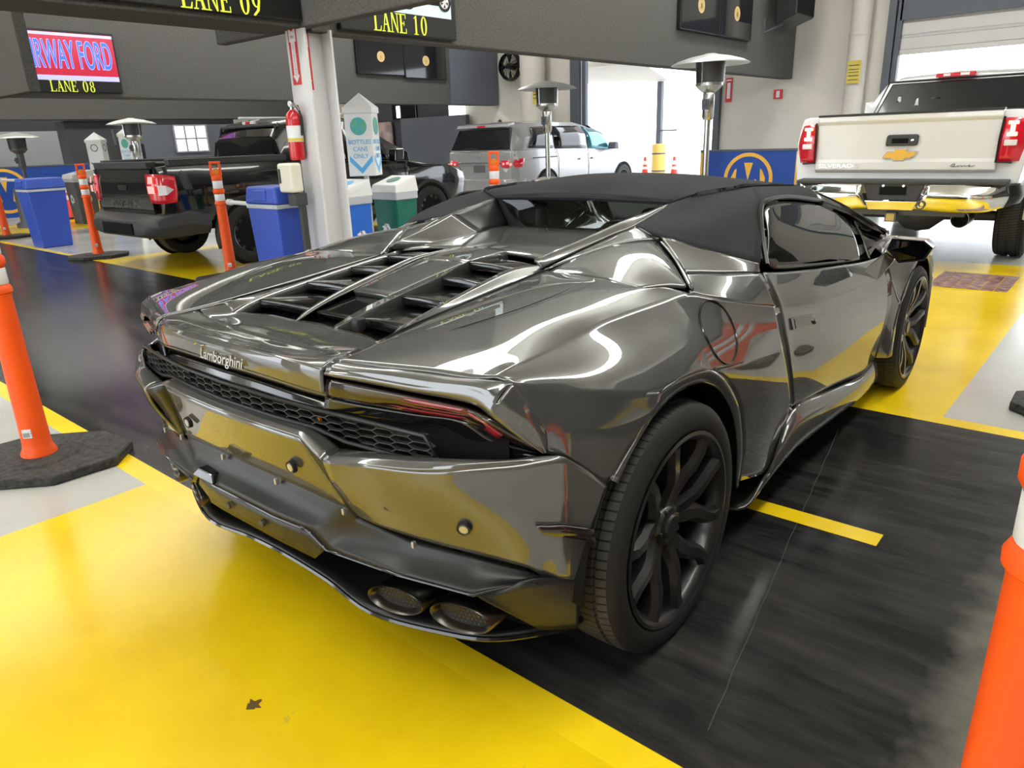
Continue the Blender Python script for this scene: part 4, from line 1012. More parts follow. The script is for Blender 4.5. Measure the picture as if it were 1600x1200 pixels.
# --- added black core that blocks light inside the shell (also under the panels) -----------------
mb = MB()
mb.box(-.56,-.46,.15,.56,3.30,.50); mb.box(-.80,.50,.13,.80,2.14,.42); mb.box(-.52,-.50,.45,.52,.25,.80)
mb.box(-.70,.50,.42,.70,.62,.86); mb.box(-.55,2.15,.45,.55,2.30,.76)
mb.build('light_block_core', M['black_matt'], CAR, 0)
# bulkhead and cabin
mb = MB(); mb.slab([(-.34,.93,.60),(.34,.93,.60),(.40,.93,.985),(-.40,.93,.985)], .03); mb.build('rear_bulkhead', M['black_satin'], CAR, 0)
for s in (1,-1):
    mb = MB()
    mb.prism([(1.05,.42),(1.15,.40),(1.62,.46),(1.64,.54),(1.20,.52)], 'x', s*.14, s*.60)
    mb.prism([(1.02,.45),(1.22,.50),(1.10,.80),(1.02,.98),(.95,.97),(.97,.70)], 'x', s*.15, s*.59)
    mb.prism([(1.03,.96),(1.045,1.06),(.97,1.08),(.955,.96)], 'x', s*.24, s*.50)
    mb.build('seat', M['seat'], CAR, 30, .03)
mb = MB(); mb.prism([(1.95,.60),(2.30,.72),(2.34,.80),(2.05,.80),(1.92,.74)], 'x', -.74, .74); mb.build('dashboard', M['seat'], CAR, 30, .02)
mb = MB(); n = 24
mb.tube([(-.37+.17*math.cos(2*PI*i/n), 1.86-.05*math.sin(2*PI*i/n), .74+.165*math.sin(2*PI*i/n)) for i in range(n)], .015, 8, True); mb.tube([(-.53,1.86,.74),(-.21,1.86,.74)], .014, 6); mb.tube([(-.37,1.87,.74),(-.37,2.02,.72)], .03, 8)
mb.build('steering_wheel', M['seat'], CAR)

# --- door mirrors -------------------------------------------------------------------
for s in (1,-1):
    X = lambda q: (s*q[0], q[1], q[2])
    MR = empty('door_mirror', (0,0,0), '', None); MR.parent = CAR; del MR['label']
    a,b,c_,d_,e_,f_ = (0.965,1.827,0.890), (1.085,1.836,0.885), (1.118,1.842,0.858), (1.090,1.864,0.802), (0.985,1.907,0.777), (0.950,1.830,0.843)
    rim = [a,b,c_,d_,e_,f_]
    fwd = [(x-.004 if x > 1.0 else x+.01, y+.10, z+(.000)) for (x,y,z) in rim]
    cen = [sum(q[i] for q in fwd)/6 for i in range(3)]
    fw2 = [avg(q, cen, .45, (0,.055,0)) for q in fwd]
    mb = MB(); G = [[X(q) for q in r+[r[0]]] for r in (rim, fwd, fw2)]; G.append([X((cen[0],cen[1]+.07,cen[2]))]*7)
    cc = (s*cen[0], cen[1]-.05, cen[2]); mb.grid(G, orient(G, cc)); mb.build('mirror_housing', M['black_gloss'], MR, 30, .004)
    c0 = [sum(q[i] for q in rim)/6 for i in range(3)]
    mb = MB(); mb.poly([X(avg(q, c0, .14, (0,.012,0))) for q in rim][::s]); mb.build('mirror_glass', M['mirror'], MR, 0, 0, .004)
    mb = MB(); G = [[X(q) for q in rim+[rim[0]]], [X(avg(q, c0, .16, (0,.010,0))) for q in rim+[rim[0]]]]; mb.grid(G, s > 0); mb.build('mirror_rim', M['black_satin'], MR, 0, 0, .003)
    g,h,i_,j_ = (0.945,1.814,0.834), (0.970,1.897,0.794), (0.900,1.919,0.683), (0.885,1.720,0.756)
    bk = [(x,y+.07,z+.005) for (x,y,z) in (g,h,i_,j_)]
    mb = MB(); q8 = [X(q) for q in (g,h,i_,j_)]+[X(q) for q in bk]
    mb.add(q8, [(0,1,2,3),(7,6,5,4),(0,4,5,1),(1,5,6,2),(2,6,7,3),(3,7,4,0)]); mb.build('mirror_arm', M['paint'], MR, 0, .008, recalc=True)

# --- wheels ------------------------------------------------------------------------
def tyre_mat():
    m = mat('ribbed_tyre_tread', (.022,.022,.022), .62, spec=.35)
    nt = m.node_tree; b = nt.nodes['Principled BSDF']; tc = node(nt, 'ShaderNodeTexCoord')
    sx = node(nt, 'ShaderNodeSeparateXYZ'); nt.links.new(tc.outputs['Object'], sx.inputs[0])
    an = node(nt, 'ShaderNodeMath', operation='ARCTAN2'); nt.links.new(sx.outputs[2], an.inputs[0]); nt.links.new(sx.outputs[1], an.inputs[1])
    k = node(nt, 'ShaderNodeMath', operation='MULTIPLY_ADD'); k.inputs[1].default_value = 90/(2*PI)
    ab = node(nt, 'ShaderNodeMath', operation='MULTIPLY'); ab.inputs[1].default_value = 6.0; nt.links.new(sx.outputs[0], ab.inputs[0])
    nt.links.new(an.outputs[0], k.inputs[0]); nt.links.new(ab.outputs[0], k.inputs[2])
    fr = node(nt, 'ShaderNodeMath', operation='FRACT'); nt.links.new(k.outputs[0], fr.inputs[0])
    gt = node(nt, 'ShaderNodeMath', operation='GREATER_THAN'); gt.inputs[1].default_value = .2; nt.links.new(fr.outputs[0], gt.inputs[0])
    bp = node(nt, 'ShaderNodeBump'); bp.inputs['Strength'].default_value = 1.0; bp.inputs['Distance'].default_value = .006
    nt.links.new(gt.outputs[0], bp.inputs['Height']); nt.links.new(bp.outputs[0], b.inputs['Normal'])
    mx = node(nt, 'ShaderNodeMixRGB'); mx.inputs[1].default_value = (.004,.004,.004,1); mx.inputs[2].default_value = (.045,.044,.043,1)
    nt.links.new(gt.outputs[0], mx.inputs[0]); nt.links.new(mx.outputs[0], b.inputs['Base Color'])
    return m
M['tread'] = tyre_mat()
def tyre(parent, R, w, rim, off=0.0):
    # outer face towards +x; w = width; lathe about x
    o, i = off, off-w
    gr = []
    tread_w = [(R-.006, o-.018), (R-.001, o-.045), (R-.007, o-.048), (R-.007, o-.054), (R, o-.057), (R, o-w*.5+.012), (R-.008, o-w*.5+.009), (R-.008, o-w*.5-.009), (R, o-w*.5-.012), (R, i+.057), (R-.007, i+.054), (R-.007, i+.048), (R-.001, i+.045), (R-.006, i+.018)]
    mb = MB(); mb.lathe(tread_w, 72, axis='x', close=True); mb.build('tread', M['tread'], parent, 25, recalc=True)
    sw = [(R-.006, o-.018), (R-.020, o-.004), (R-.040, o+.001), (rim+.022, o+.002), (rim+.012, o-.001), (rim+.002, o-.008), (rim, o-.02)]
    si = [(r, 2*off-w-x) for (r, x) in sw]
    mb = MB(); mb.lathe(sw, 72, axis='x', close=True); mb.lathe(si[::-1], 72, axis='x', close=True); mb.build('sidewall', M['rubber'], parent, 40, recalc=True)
def sports_wheel(x, y, R, w, s, rot=0.0):
    wh = empty('wheel', (x, y, R), '', None); wh.parent = CAR; del wh['label']
    if s < 0: wh.rotation_euler = (0, 0, PI)
    rim = .2545
    tyre(wh, R, w, rim+.008)
    mb = MB(); mb.lathe([(rim+.012,-.004),(rim+.016,.002),(rim+.006,.004),(rim-.006,-.004),(rim-.012,-.02),(rim-.022,-.06),(rim-.03,-w+.03)], 64, axis='x', close=True)
    mb.build('rim_barrel', M['rim_black'], wh, 40, recalc=True)
    mb = MB(); mb.lathe([(.02,-.10),(.17,-.10),(.17,-.13),(.02,-.13)], 48, axis='x', close=True); mb.build('brake_disc', M['disc'], wh, 30, recalc=True)
    mb = MB()
    pr = [(.115*math.cos(a), .115*math.sin(a)) for a in [math.radians(35+i*11) for i in range(8)]] + [(.19*math.cos(a), .19*math.sin(a)) for a in [math.radians(112-i*11) for i in range(8)]]
    mb.prism([(a,b) for a,b in pr], 'x', -.155, -.075); mb.build('brake_caliper', M['caliper'], wh, 0, .006, recalc=True)
    # five twin spokes: each pair leaves the hub together and spreads into an open hexagon at the rim
    for k in range(5):
        a0 = rot + 2*PI*k/5
        mb = MB()
        for d in (1, -1):
            # spoke centre line in polar form (radius, angle offset, half width, outer x, depth)
            st = [(.040,.20,.032,-.048), (.090,.17,.029,-.034), (.138,.215,.0265,-.018), (.170,.315,.0255,-.008), (.215,.365,.023,-.002), (.250,.35,.027,-.001)]
            secs = []
            for i,(r, an, hw, xo) in enumerate(st):
                an = a0 + d*an; cy, cz = r*math.cos(an), r*math.sin(an)
                r2, an2 = (st[i+1][0], st[i+1][1]) if i+1 < len(st) else (st[i][0]*2-st[i-1][0], st[i][1])
                r1, an1 = (st[i-1][0], st[i-1][1]) if i else (0.0, st[0][1])
                t = Vector((r2*math.cos(a0+d*an2)-r1*math.cos(a0+d*an1), r2*math.sin(a0+d*an2)-r1*math.sin(a0+d*an1))).normalized()
                n = Vector((-t.y, t.x))
                c = Vector((cy, cz))
                p = [c+n*hw, c+n*hw*.5, c-n*hw*.5, c-n*hw]
                secs.append([(xo-.016,p[0].x,p[0].y),(xo,p[1].x,p[1].y),(xo,p[2].x,p[2].y),(xo-.016,p[3].x,p[3].y),(xo-.055,p[3].x,p[3].y),(xo-.055,p[0].x,p[0].y)])
            vs = [q for sc_ in secs for q in sc_]; fs = []
            for i in range(len(secs)-1):
                for j in range(6): fs.append((i*6+j, i*6+(j+1) % 6, (i+1)*6+(j+1) % 6, (i+1)*6+j))
            fs.append(tuple(range(5,-1,-1))); fs.append(tuple((len(secs)-1)*6+j for j in range(6)))
            mb.add(vs, fs)
        # bridge that closes the hexagon near the hub
        mb.build('spoke', M['rim_black'], wh, 28, recalc=True)
    mb = MB(); mb.lathe([(0,-.024),(.030,-.024),(.034,-.030),(.052,-.034),(.064,-.05),(.066,-.10)], 32, axis='x', close=True); mb.build('hub', M['rim_black'], wh, 40, recalc=True)
    for k in range(5):
        a = rot + 2*PI*(k+.5)/5
        mb = MB(); mb.lathe([(0,-.030),(.007,-.030),(.008,-.05)], 8, (0,.050*math.cos(a),.050*math.sin(a)), 'x', True); mb.build('wheel_bolt', M['dark_steel'], wh, 0, recalc=True)
    return wh
for s in (1,-1):
    sports_wheel(s*.958, 0, .3455, .305, s, math.radians(78))
    sports_wheel(s*.945, 2.62, .328, .245, s, math.radians(60))
# ------------------------------------------------------------------ signs and screens on the soffits
def FACE_X(x, y, z, s=1):   # text plane facing +x, reading along +y
    return Matrix(((0,0,s,x),(s,0,0,y),(0,1,0,z),(0,0,0,1)))
def FACE_NY(x, y, z):       # text plane facing -y, reading along +x
    return Matrix(((1,0,0,x),(0,0,-1,y),(0,1,0,z),(0,0,0,1)))
def disc(mb, M_, r, th=.004, n=32, r0=0.0, a0=0.0, a1=2*PI):
    full = a1-a0 > 2*PI-1e-4
    k = n if full else n+1
    an = [a0+(a1-a0)*i/n for i in range(k)]
    if r0 == 0 and full:
        P_ = [(r*math.cos(a), r*math.sin(a)) for a in an]
        vs = [tuple(M_ @ Vector((u,v,h))) for h in (th,0) for (u,v) in P_]
        return mb.add(vs, [tuple(range(k))]+[(i, i+k, (i+1) % k+k, (i+1) % k) for i in range(k)])
    O = [(r*math.cos(a), r*math.sin(a)) for a in an]; I = [(r0*math.cos(a), r0*math.sin(a)) for a in an]
    vs = [tuple(M_ @ Vector((u,v,h))) for h in (th,0) for (u,v) in O+I]; fs = []
    for i in range(k if full else k-1):
        j = (i+1) % k
        fs += [(i, j, k+j, k+i), (i, 2*k+i, 2*k+j, j), (k+i, k+j, 3*k+j, 3*k+i)]
    return mb.add(vs, fs)
def mslab(mb, M_, pts, th=.004):
    n = len(pts); vs = [tuple(M_ @ Vector((u,v,h))) for h in (th,0) for (u,v) in pts]
    return mb.add(vs, [tuple(range(n))]+[(i, i+n, (i+1) % n+n, (i+1) % n) for i in range(n)])
def serif(e, Mx, txt, w, h, pitch, th):
    # tall serif capitals and figures drawn from polygons; w, h = letter box
    def P_(ox, pts): mslab(mb, Mx, [(ox+a*w, (b-.5)*h) for a, b in pts], th)
    def ring(ox, cx, cy, rx, ry, t):
        n = 20
        for i in range(n):
            a, b = 2*PI*i/n, 2*PI*(i+1)/n
            o = lambda q, f, g: (cx+(rx-f)*math.cos(q), cy+(ry-g)*math.sin(q))
            P_(ox, [o(a,0,0), o(b,0,0), o(b,t,t*.28), o(a,t,t*.28)])
    x = -pitch*(len(txt)-1-.38)/2-w/2
    for ch in txt:
        mb = MB()
        if ch == 'L': P_(x, [(.16,0),(.36,0),(.36,1),(.16,1)]); P_(x, [(.02,.95),(.5,.95),(.5,1),(.02,1)]); P_(x, [(.02,0),(.9,0),(.98,.27),(.92,.27),(.8,.06),(.02,.05)])
        if ch == 'A': P_(x, [(.42,1),(.56,1),(.92,.03),(.70,.03)]); P_(x, [(.42,1),(.49,.93),(.20,.03),(.12,.03)]); P_(x, [(.24,.34),(.72,.34),(.70,.40),(.26,.40)]); P_(x, [(-.02,0),(.34,0),(.34,.05),(-.02,.05)]); P_(x, [(.60,0),(1.04,0),(1.04,.05),(.60,.05)])
        if ch == 'N': P_(x, [(.12,0),(.20,0),(.20,1),(.12,1)]); P_(x, [(.82,0),(.90,0),(.90,1),(.82,1)]); P_(x, [(.08,1),(.30,1),(.90,0),(.80,0)]); P_(x, [(-.02,0),(.34,0),(.34,.045),(-.02,.045)]); P_(x, [(.68,.955),(1.04,.955),(1.04,1),(.68,1)])
        if ch == 'E': P_(x, [(.16,0),(.36,0),(.36,1),(.16,1)]); P_(x, [(.02,.95),(.88,.95),(.88,1),(.02,1)]); P_(x, [(.02,0),(.92,0),(.92,.055),(.02,.055)]); P_(x, [(.82,.76),(.88,.76),(.88,1),(.82,1)]); P_(x, [(.86,0),(.92,0),(.92,.26),(.86,.26)]); P_(x, [(.36,.49),(.68,.49),(.68,.54),(.36,.54)]); P_(x, [(.62,.40),(.68,.40),(.68,.63),(.62,.63)])
        if ch == '0': ring(x, .5, .5, .40, .51, .20)
        if ch == '8': ring(x, .5, .74, .32, .265, .17); ring(x, .5, .26, .37, .275, .18)
        if ch == '9': ring(x, .48, .68, .37, .33, .19); P_(x, [(.66,.60),(.85,.66),(.70,.22),(.30,-.01),(.14,.0),(.16,.05),(.48,.24)])
        if ch == '1': P_(x, [(.40,0),(.60,0),(.60,1),(.52,1),(.24,.86),(.26,.82),(.40,.87)]); P_(x, [(.22,0),(.78,0),(.78,.045),(.22,.045)])
        x += pitch*(.62 if ch == ' ' else 1)
        if ch != ' ': mb.build('lane_figure' if ch.isdigit() else 'lane_letter', M['led_yellow'], e, 0)
def lane_screen(x, y0, y1, z0, z1, txt, ty, tz, ts, label, content):
    e = empty('lane_screen', (x, (y0+y1)/2, z0), label, 'screen')
    c = -(y0+y1)/2
    MB().box(-.05, y0+c, 0, .06, y1+c, z1-z0).build('screen_housing', M['screen_frame'], e, 0, bevel=.01)
    serif(e, FACE_X(.060, ty+c, tz-z0), txt, .094, .16, .1, .004)
    content(e, c, z0)
    return e
def c08(e, c, z0):
    F = lambda y, z: FACE_X(.064, y+c, z-z0)
    MB().box(.058, 2.35+c, 2.43-z0, .064, 4.10+c, 3.10-z0).build('lit_picture', M['screen_red'], e, 0)
    mb = MB(); mb.box(.064, 2.35+c, 3.055-z0, .067, 4.10+c, 3.095-z0); mb.build('picture_stripe', M['screen_lav'], e, 0)
    mb = MB(); mb.box(.064, 2.35+c, 2.43-z0, .067, 4.10+c, 2.50-z0); mb.build('picture_stripe', M['screen_lav'], e, 0)
    mb = MB(); mb.text('IRWAY FORD', .56, F(3.475, 2.775), .001, .335)
    # pale outline: the same letters a little fatter
    for dx, dz in ((.011,0),(-.011,0),(0,.011),(0,-.011),(.008,.008),(-.008,.008),(.008,-.008),(-.008,-.008)):
        t = MB(); t.text('IRWAY FORD', .56, F(3.475+dx*.7, 2.775+dz), .001, .335); mb.add(t.v, t.f)
    mb.build('letter_outline', M['screen_lav'], e, 0)
    mb = MB(); mb.text('IRWAY FORD', .56, FACE_X(.068, 3.475+c, 2.775-z0), .002, .335); mb.build('picture_letters', M['screen_blue'], e, 0)
lane_screen(-11.25, 1.8, 4.13, 2.262, 3.14, 'LANE 08', 3.385, 2.348, .20, 'lit red and blue screen above the LANE 08 letters at the far left', c08)
def c09(e, c, z0):
    MB().box(.058, .2+c, 2.50-z0, .064, 2.30+c, 3.6-z0).build('dark_picture', M['screen_black'], e, 0)
lane_screen(-3.75, .12, 2.34, 2.30, 3.7, 'LANE 09', 1.655, 2.385, .165, 'black board with yellow LANE 09 letters left of the white pillar top', c09)
def c10(e, c, z0):
    MB().box(.058, 2.75+c, 2.46-z0, .064, 4.06+c, 3.6-z0).build('lit_picture', M['screen_sky'], e, 0)
    g = MB(); g.box(.064, 3.1+c, 2.56-z0, .067, 4.0+c, 2.95-z0); mslab(g, FACE_X(.064, 3.4+c, 2.95-z0), [(-.25,0),(.45,0),(.28,.25),(-.08,.25)]); g.build('pictured_car', M['truck_black'], e, 0)
    for y, r in ((3.50,.105),(3.97,.085)):
        w = MB(); disc(w, FACE_X(.067, y+c, 2.60-z0), r, .003, 28, .072 if r > .1 else .058); w.build('pictured_tyre', M['rubber'], e, 0)
        w = MB(); disc(w, FACE_X(.066, y+c, 2.60-z0), r*.68, .003, 28); w.build('pictured_rim', M['band'], e, 0)
        w = MB()
        for k in range(5):
            a = 2*PI*k/5+.3; mslab(w, FACE_X(.0695, y+c, 2.60-z0), [(r*.2*math.cos(a+.9), r*.2*math.sin(a+.9)),(r*.6*math.cos(a+.35), r*.6*math.sin(a+.35)),(r*.6*math.cos(a+.95), r*.6*math.sin(a+.95))], .001)
        w.build('pictured_gap', M['rubber'], e, 0)
lane_screen(-3.75, 2.72, 4.13, 2.275, 3.7, 'LANE 10', 3.405, 2.372, .185, 'black board with yellow LANE 10 letters under a picture of a dark car', c10)
def coin_screen(x, y0, y1, z0, z1, label, group=None, tilt=0.0):
    e = empty('wall_screen', (x, (y0+y1)/2, (z0+z1)/2), label, 'screen'); w, h = (y1-y0)/2, (z1-z0)/2
    MB().box(0,-w,-h,.07,w,h).build('screen_housing', M['screen_frame'], e, 0, bevel=.008)
    MB().box(.068,-w+.02,-h+.02,.074,w-.02,h-.02).build('screen_glass', M['screen_black'], e, 0)
    mb = MB(); disc(mb, FACE_X(.074,0,.02), .105, .002, 32); mb.build('coin_picture', M['coin'], e, 0)
    mb = MB(); disc(mb, FACE_X(.076,0,.02), .07, .001, 32, .062); mslab(mb, FACE_X(.076,0,.02), [(-.03,-.04),(.03,-.04),(.02,.03),(-.02,.03)], .001); mb.build('coin_relief', M['brass'], e, 0)
    return e
coin_screen(-11.25, 8.98, 10.28, 2.74, 3.42, 'left of the two dark coin screens under the LANE 10 board')
coin_screen(-11.25, 10.30, 11.60, 2.70, 3.42, 'right of the two dark coin screens, beside the dark slate panel')
coin_screen(-3.75, 8.72, 9.95, 2.74, 3.42, 'dark coin screen on the long soffit, farther from the hanging loudspeaker')
coin_screen(-3.75, 9.98, 11.2, 2.74, 3.42, 'dark coin screen on the long soffit, next to the hanging loudspeaker')
# hanging loudspeaker at the end of the long soffit
e = empty('loudspeaker', (-3.35,12.2,3.05), 'black hanging loudspeaker at the end of the long grey soffit', 'speaker')
mb = MB(); mb.prism([(-.18,-.02),(.18,.10),(.18,.85),(-.18,.78)], 'y', -.42, .42); mb.build('cabinet', M['black_satin'], e, 0, .02, recalc=True)
mb = MB(); mb.prism([(.182,.12),(.192,.12),(.192,.83),(.182,.83)], 'y', -.38, .38); mb.build('grille', M['black_matt'], e, 0, recalc=True)
mb = MB(); mb.tube([(-.40,-.3,.1),(-.40,-.3,-.12),(-.10,-.25,.0)], .025, 8); mb.build('bracket', M['frame_dark'], e)
# fan beside the thick column
e = empty('wall_fan', (-10.62,13.42,3.02), 'black round wall fan at the left of the thick beige column', 'fan')
mb = MB(); mb.lathe([(.30,-.10),(.34,-.02),(.34,.03),(.30,.08),(.27,.03),(.27,-.03)], 32, (0,-.16,0), 'y', True)
for k in range(14):
    a = 2*PI*k/14; mb.tube([(.05*math.cos(a),-.27,.05*math.sin(a)),(.2*math.cos(a),-.275,.2*math.sin(a)),(.33*math.cos(a),-.2,.33*math.sin(a))], .007, 5)
mb.build('guard', M['black_satin'], e)
mb = MB()
for k in range(4):
    a = 2*PI*k/4; u, v = math.cos(a), math.sin(a)
    mb.slab([(.04*u,-.18,.04*v),(.25*u-.08*v,-.20,.25*v+.08*u),(.27*u+.06*v,-.15,.27*v-.06*u)], .006)
mb.build('blades', M['black_matt'], e, 0)
mb = MB(); mb.lathe([(0,-.27),(.06,-.26),(.08,-.1),(.08,0)], 20, (0,0,0), 'y'); mb.build('motor', M['black_satin'], e)
# small signs on the end wall
def wall_sign(x, z, w, h, m1, m2, label, bars):
    e = empty('wall_sign', (x, YW, z), label, 'sign')
    MB().box(-w/2,-.02,-h/2,w/2,0,h/2).build('sign_board', m1, e, 0)
    mb = MB()
    for (u0,v0,u1,v1) in bars: mb.box(u0*w/2,-.024,v0*h/2,u1*w/2,-.02,v1*h/2)
    mb.build('sign_print', m2, e, 0)
    return e
wall_sign(-5.05, 2.13, .13, .46, M['sign_red'], M['sign_white'], 'narrow red sign on the beige wall right of the far door', [(-.5,-.7,.5,.6),(-.8,.75,.8,.85)])
wall_sign(-4.03, 1.99, .17, .17, M['sign_red'], M['sign_white'], 'small red square alarm box on the beige wall above the blue banner', [(-.4,-.7,.4,.7)])
e = wall_sign(-2.56, 2.26, .22, .38, M['sign_yellow'], M['black_satin'], 'yellow notice on the round column left of the rolling door', [(-.8,.55,.8,.62),(-.8,.2,.8,.26),(-.8,-.05,.8,.0),(-.8,-.35,.8,-.28),(-.8,-.7,.8,-.64)]); e.location.y = YW-.36
e = wall_sign(-9.55, 2.28, .20, .36, M['sign_yellow'], M['black_satin'], 'yellow notice on the thick column behind the patio heater', [(-.8,.5,.8,.6),(-.8,.1,.8,.2),(-.8,-.3,.8,-.2)]); e.location.y = YW-.60

# ------------------------------------------------------------------ pillar and what hangs on it
e = empty('steel_pillar', (-3.85,2.5,0), 'white painted steel pillar under the soffit corner behind the sports car', 'pillar')
MB().box(-.13,-.14,0,.13,-.118,2.262).build('flange', M['beam_white'], e, 0, bevel=.003)
MB().box(-.13,.118,0,.13,.14,2.262).build('flange', M['beam_white'], e, 0, bevel=.003)
MB().box(-.009,-.118,0,.009,.118,2.262).build('web', M['beam_white'], e, 0)
MB().box(-.2,-.2,0,.2,.2,.02).build('base_plate', M['beam_white'], e, 0)
def arrow_sign(Mx, label, txt):
    e = D.objects.new('fire_extinguisher_sign', None); link(e); e.matrix_world = Mx; tag(e, label, 'sign')
    I4 = Matrix.Identity(4)
    w = MB(); mslab(w, I4, [(-.058,-.23),(.058,-.23),(.058,.23),(-.058,.23)], .003); w.build('sign_board', M['sign_red'], e, 0)
    w = MB(); Mz = Matrix.Translation((0,0,.003)); mslab(w, Mz, [(-.026,-.155),(-.026,.10),(-.045,.10),(-.045,.205),(0,.175),(.045,.205),(.045,.10),(.026,.10),(.026,-.155),(.046,-.155),(0,-.215),(-.046,-.155)], .001); w.build('sign_arrow', M['sign_white'], e, 0)
    w = MB(); w.text('FIRE', .030, Matrix.Translation((0,.135,.0045)), .0005, 1.0); w.build('word_fire', M['sign_red'], e, 0); w = MB()
    for i, ch in enumerate('EXTINGUISHER'): w.text(ch, .024, Matrix.Translation((0,.083-i*.0215,.0045)), .0005)
    w.build('word_extinguisher', M['sign_red'], e, 0)
arrow_sign(FACE_NY(-3.885, 2.359, 2.07), 'red and white FIRE EXTINGUISHER arrow sign on the bright left flange of the pillar', '')
arrow_sign(Matrix(((-.0,0,1,-3.838),(1,0,0,2.425),(0,1,0,2.03),(0,0,0,1))), 'shaded FIRE EXTINGUISHER arrow sign in the channel of the pillar', '')
e = empty('fire_extinguisher', (-3.905,2.285,1.235), 'red fire extinguisher hung on the white pillar', 'fire extinguisher')
mb = MB(); mb.lathe([(.0,0),(.055,0),(.064,.012),(.065,.03),(.065,.33),(.058,.37),(.030,.40),(.020,.41)], 28); mb.build('cylinder', M['extinguisher'], e, 50)
mb = MB(); mb.lathe([(.0655,.15),(.0662,.152),(.0662,.278),(.0655,.28)], 28, close=True); mb.build('label_band', M['sign_white'], e, 0)
mb = MB(); mb.lathe([(.0664,.155),(.0668,.157),(.0668,.178),(.0664,.18)], 28, close=True); mb.build('yellow_stripe', M['sign_yellow'], e, 0)
mb = MB(); mb.lathe([(.018,.40),(.020,.42),(.016,.45)], 14); mb.tube([(-.03,0,.445),(.04,0,.46),(.09,.0,.40)], .009, 6); mb.tube([(-.03,0,.43),(.05,0,.43)], .008, 6); mb.build('valve_lever', M['steel'], e)
mb = MB(); mb.tube([(.015,.0,.43),(.05,.02,.44),(.075,.03,.35),(.07,.02,.2)], .010, 7); mb.build('hose', M['black_satin'], e)
mb = MB(); mb.lathe([(0,-.012),(.022,-.012),(.022,.0)], 18, (.012,-.02,.455), 'y'); mb.build('gauge', M['sign_white'], e, 30)
mb = MB(); mb.box(-.03,.045,.05,.03,.074,.36); mb.build('wall_bracket', M['frame_dark'], e, 0)
# ivory dispenser on a dark stand
e = empty('hand_sanitizer_stand', (-3.90,2.22,0), 'ivory dispenser on a slim dark stand in front of the white pillar', 'dispenser')
MB().box(-.10,-.10,.97,.10,.02,1.215).build('dispenser_body', M['ivory'], e, 0, bevel=.022, seg=3)
MB().box(-.075,-.106,1.05,-.05,-.098,1.17).build('view_slot', M['black_satin'], e, 0, bevel=.004)
MB().box(-.03,-.07,.86,.085,.05,.965).build('drip_tray', M['grey_plastic'], e, 0, bevel=.006)
MB().box(.03,-.02,.02,.08,.03,.9).build('stand_post', M['grey_plastic'], e, 0, bevel=.004)
MB().box(-.16,-.15,0,.16,.06,.02).build('stand_base', M['grey_plastic'], e, 0, bevel=.004)

# ------------------------------------------------------------------ bins
def flat_bin(loc, w, d, h, label, m='blue_bin'):
    e = empty('waste_bin', loc, label, 'bin')
    hl = h*.84
    mb = MB(); mb.frustum((-w*.40,-d*.38,w*.40,d*.38), 0, (-w*.475,-d*.47,w*.475,d*.47), hl); mb.build('body', M[m], e, 0, .018)
    mb = MB(); mb.frustum((-w*.5,-d*.5,w*.5,d*.5), hl+.012, (-w*.45,-d*.45,w*.45,d*.45), h); mb.build('lid', M[m], e, 0, .018)
    mb = MB(); mb.frustum((-w*.487,-d*.482,w*.487,d*.482), hl-.028, (-w*.487,-d*.482,w*.487,d*.482), hl+.010); mb.build('bag_rim', M['bag'], e, 0, .006)
    MB().box(-w*.2,-d*.505,hl+.04,w*.2,-d*.46,h-.03).build('swing_flap', M[m], e, 0, .01)
    return e
flat_bin((-4.27,2.245,0), .50, .33, 1.02, 'blue waste bin with a lid standing left of the white pillar')
flat_bin((-11.22,2.62,0), .52, .56, 1.03, 'blue waste bin alone beside the two orange posts at the far left')
def chasing_arrows(mb, Mx, R):
    for k in range(3):
        a = 2*PI*k/3+PI/2
        T = Mx @ Matrix.Rotation(a-PI/2, 4, 'Z')
        mslab(T and mb, T, [(-R*.30,R*.72),(R*.18,R*.72),(R*.50,R*.20),(R*.72,R*.33),(R*.66,-R*.28),(R*.12,-R*.05),(R*.30,R*.06),(R*.06,R*.42),(-R*.12,R*.42)], .002)
def recycling_bin(loc, m, label, w=.36, d=.28, h=.86, rz=0.0):
    e = empty('recycling_bin', loc, label, 'recycling bin', None, rz)
    mb = MB(); mb.frustum((-w*.42,-d*.42,w*.42,d*.42), 0, (-w*.5,-d*.5,w*.5,d*.5), h); mb.build('body', M[m], e, 0, .012)
    mb = MB(); mb.frustum((-w*.53,-d*.53,w*.53,d*.53), h-.06, (-w*.53,-d*.53,w*.53,d*.53), h+.02); mb.build('bag_rim', M['bag'], e, 0, .012)
    mb = MB(); mb.add([(-w*.54,-d*.56,h+.01),(w*.54,-d*.56,h+.01),(w*.54,d*.56,h+.01),(-w*.54,d*.56,h+.01),(-w*.50,-d*.5,h+.09),(w*.50,-d*.5,h+.09),(w*.50,d*.5,h+.17),(-w*.50,d*.5,h+.17)], [(0,3,2,1),(4,5,6,7),(0,1,5,4),(1,2,6,5),(2,3,7,6),(3,0,4,7)])
    mb.build('lid', M['white_plastic'], e, 0, .01)
    mb = MB(); T = Matrix.Translation((0,0,h+.131)) @ Matrix.Rotation(math.atan2(.08,d), 4, 'X'); disc(mb, T, .075, .004, 24); mb.build('lid_opening', M['sign_blue'] if m != 'green_bin' else M['green_bin'], e, 0)
    mb = MB(); chasing_arrows(mb, FACE_NY(0,-d*.488,h*.55) , .125); mb.build('recycle_mark', M['sign_white'], e, 0)
    mb = MB(); chasing_arrows(mb, FACE_X(w*.488,0,h*.55), .11); mb.build('recycle_mark', M['sign_white'], e, 0)
    return e
recycling_bin((-4.15,2.96,0), 'blue_bin2', 'bright blue recycling bin with a white lid right of the white pillar')
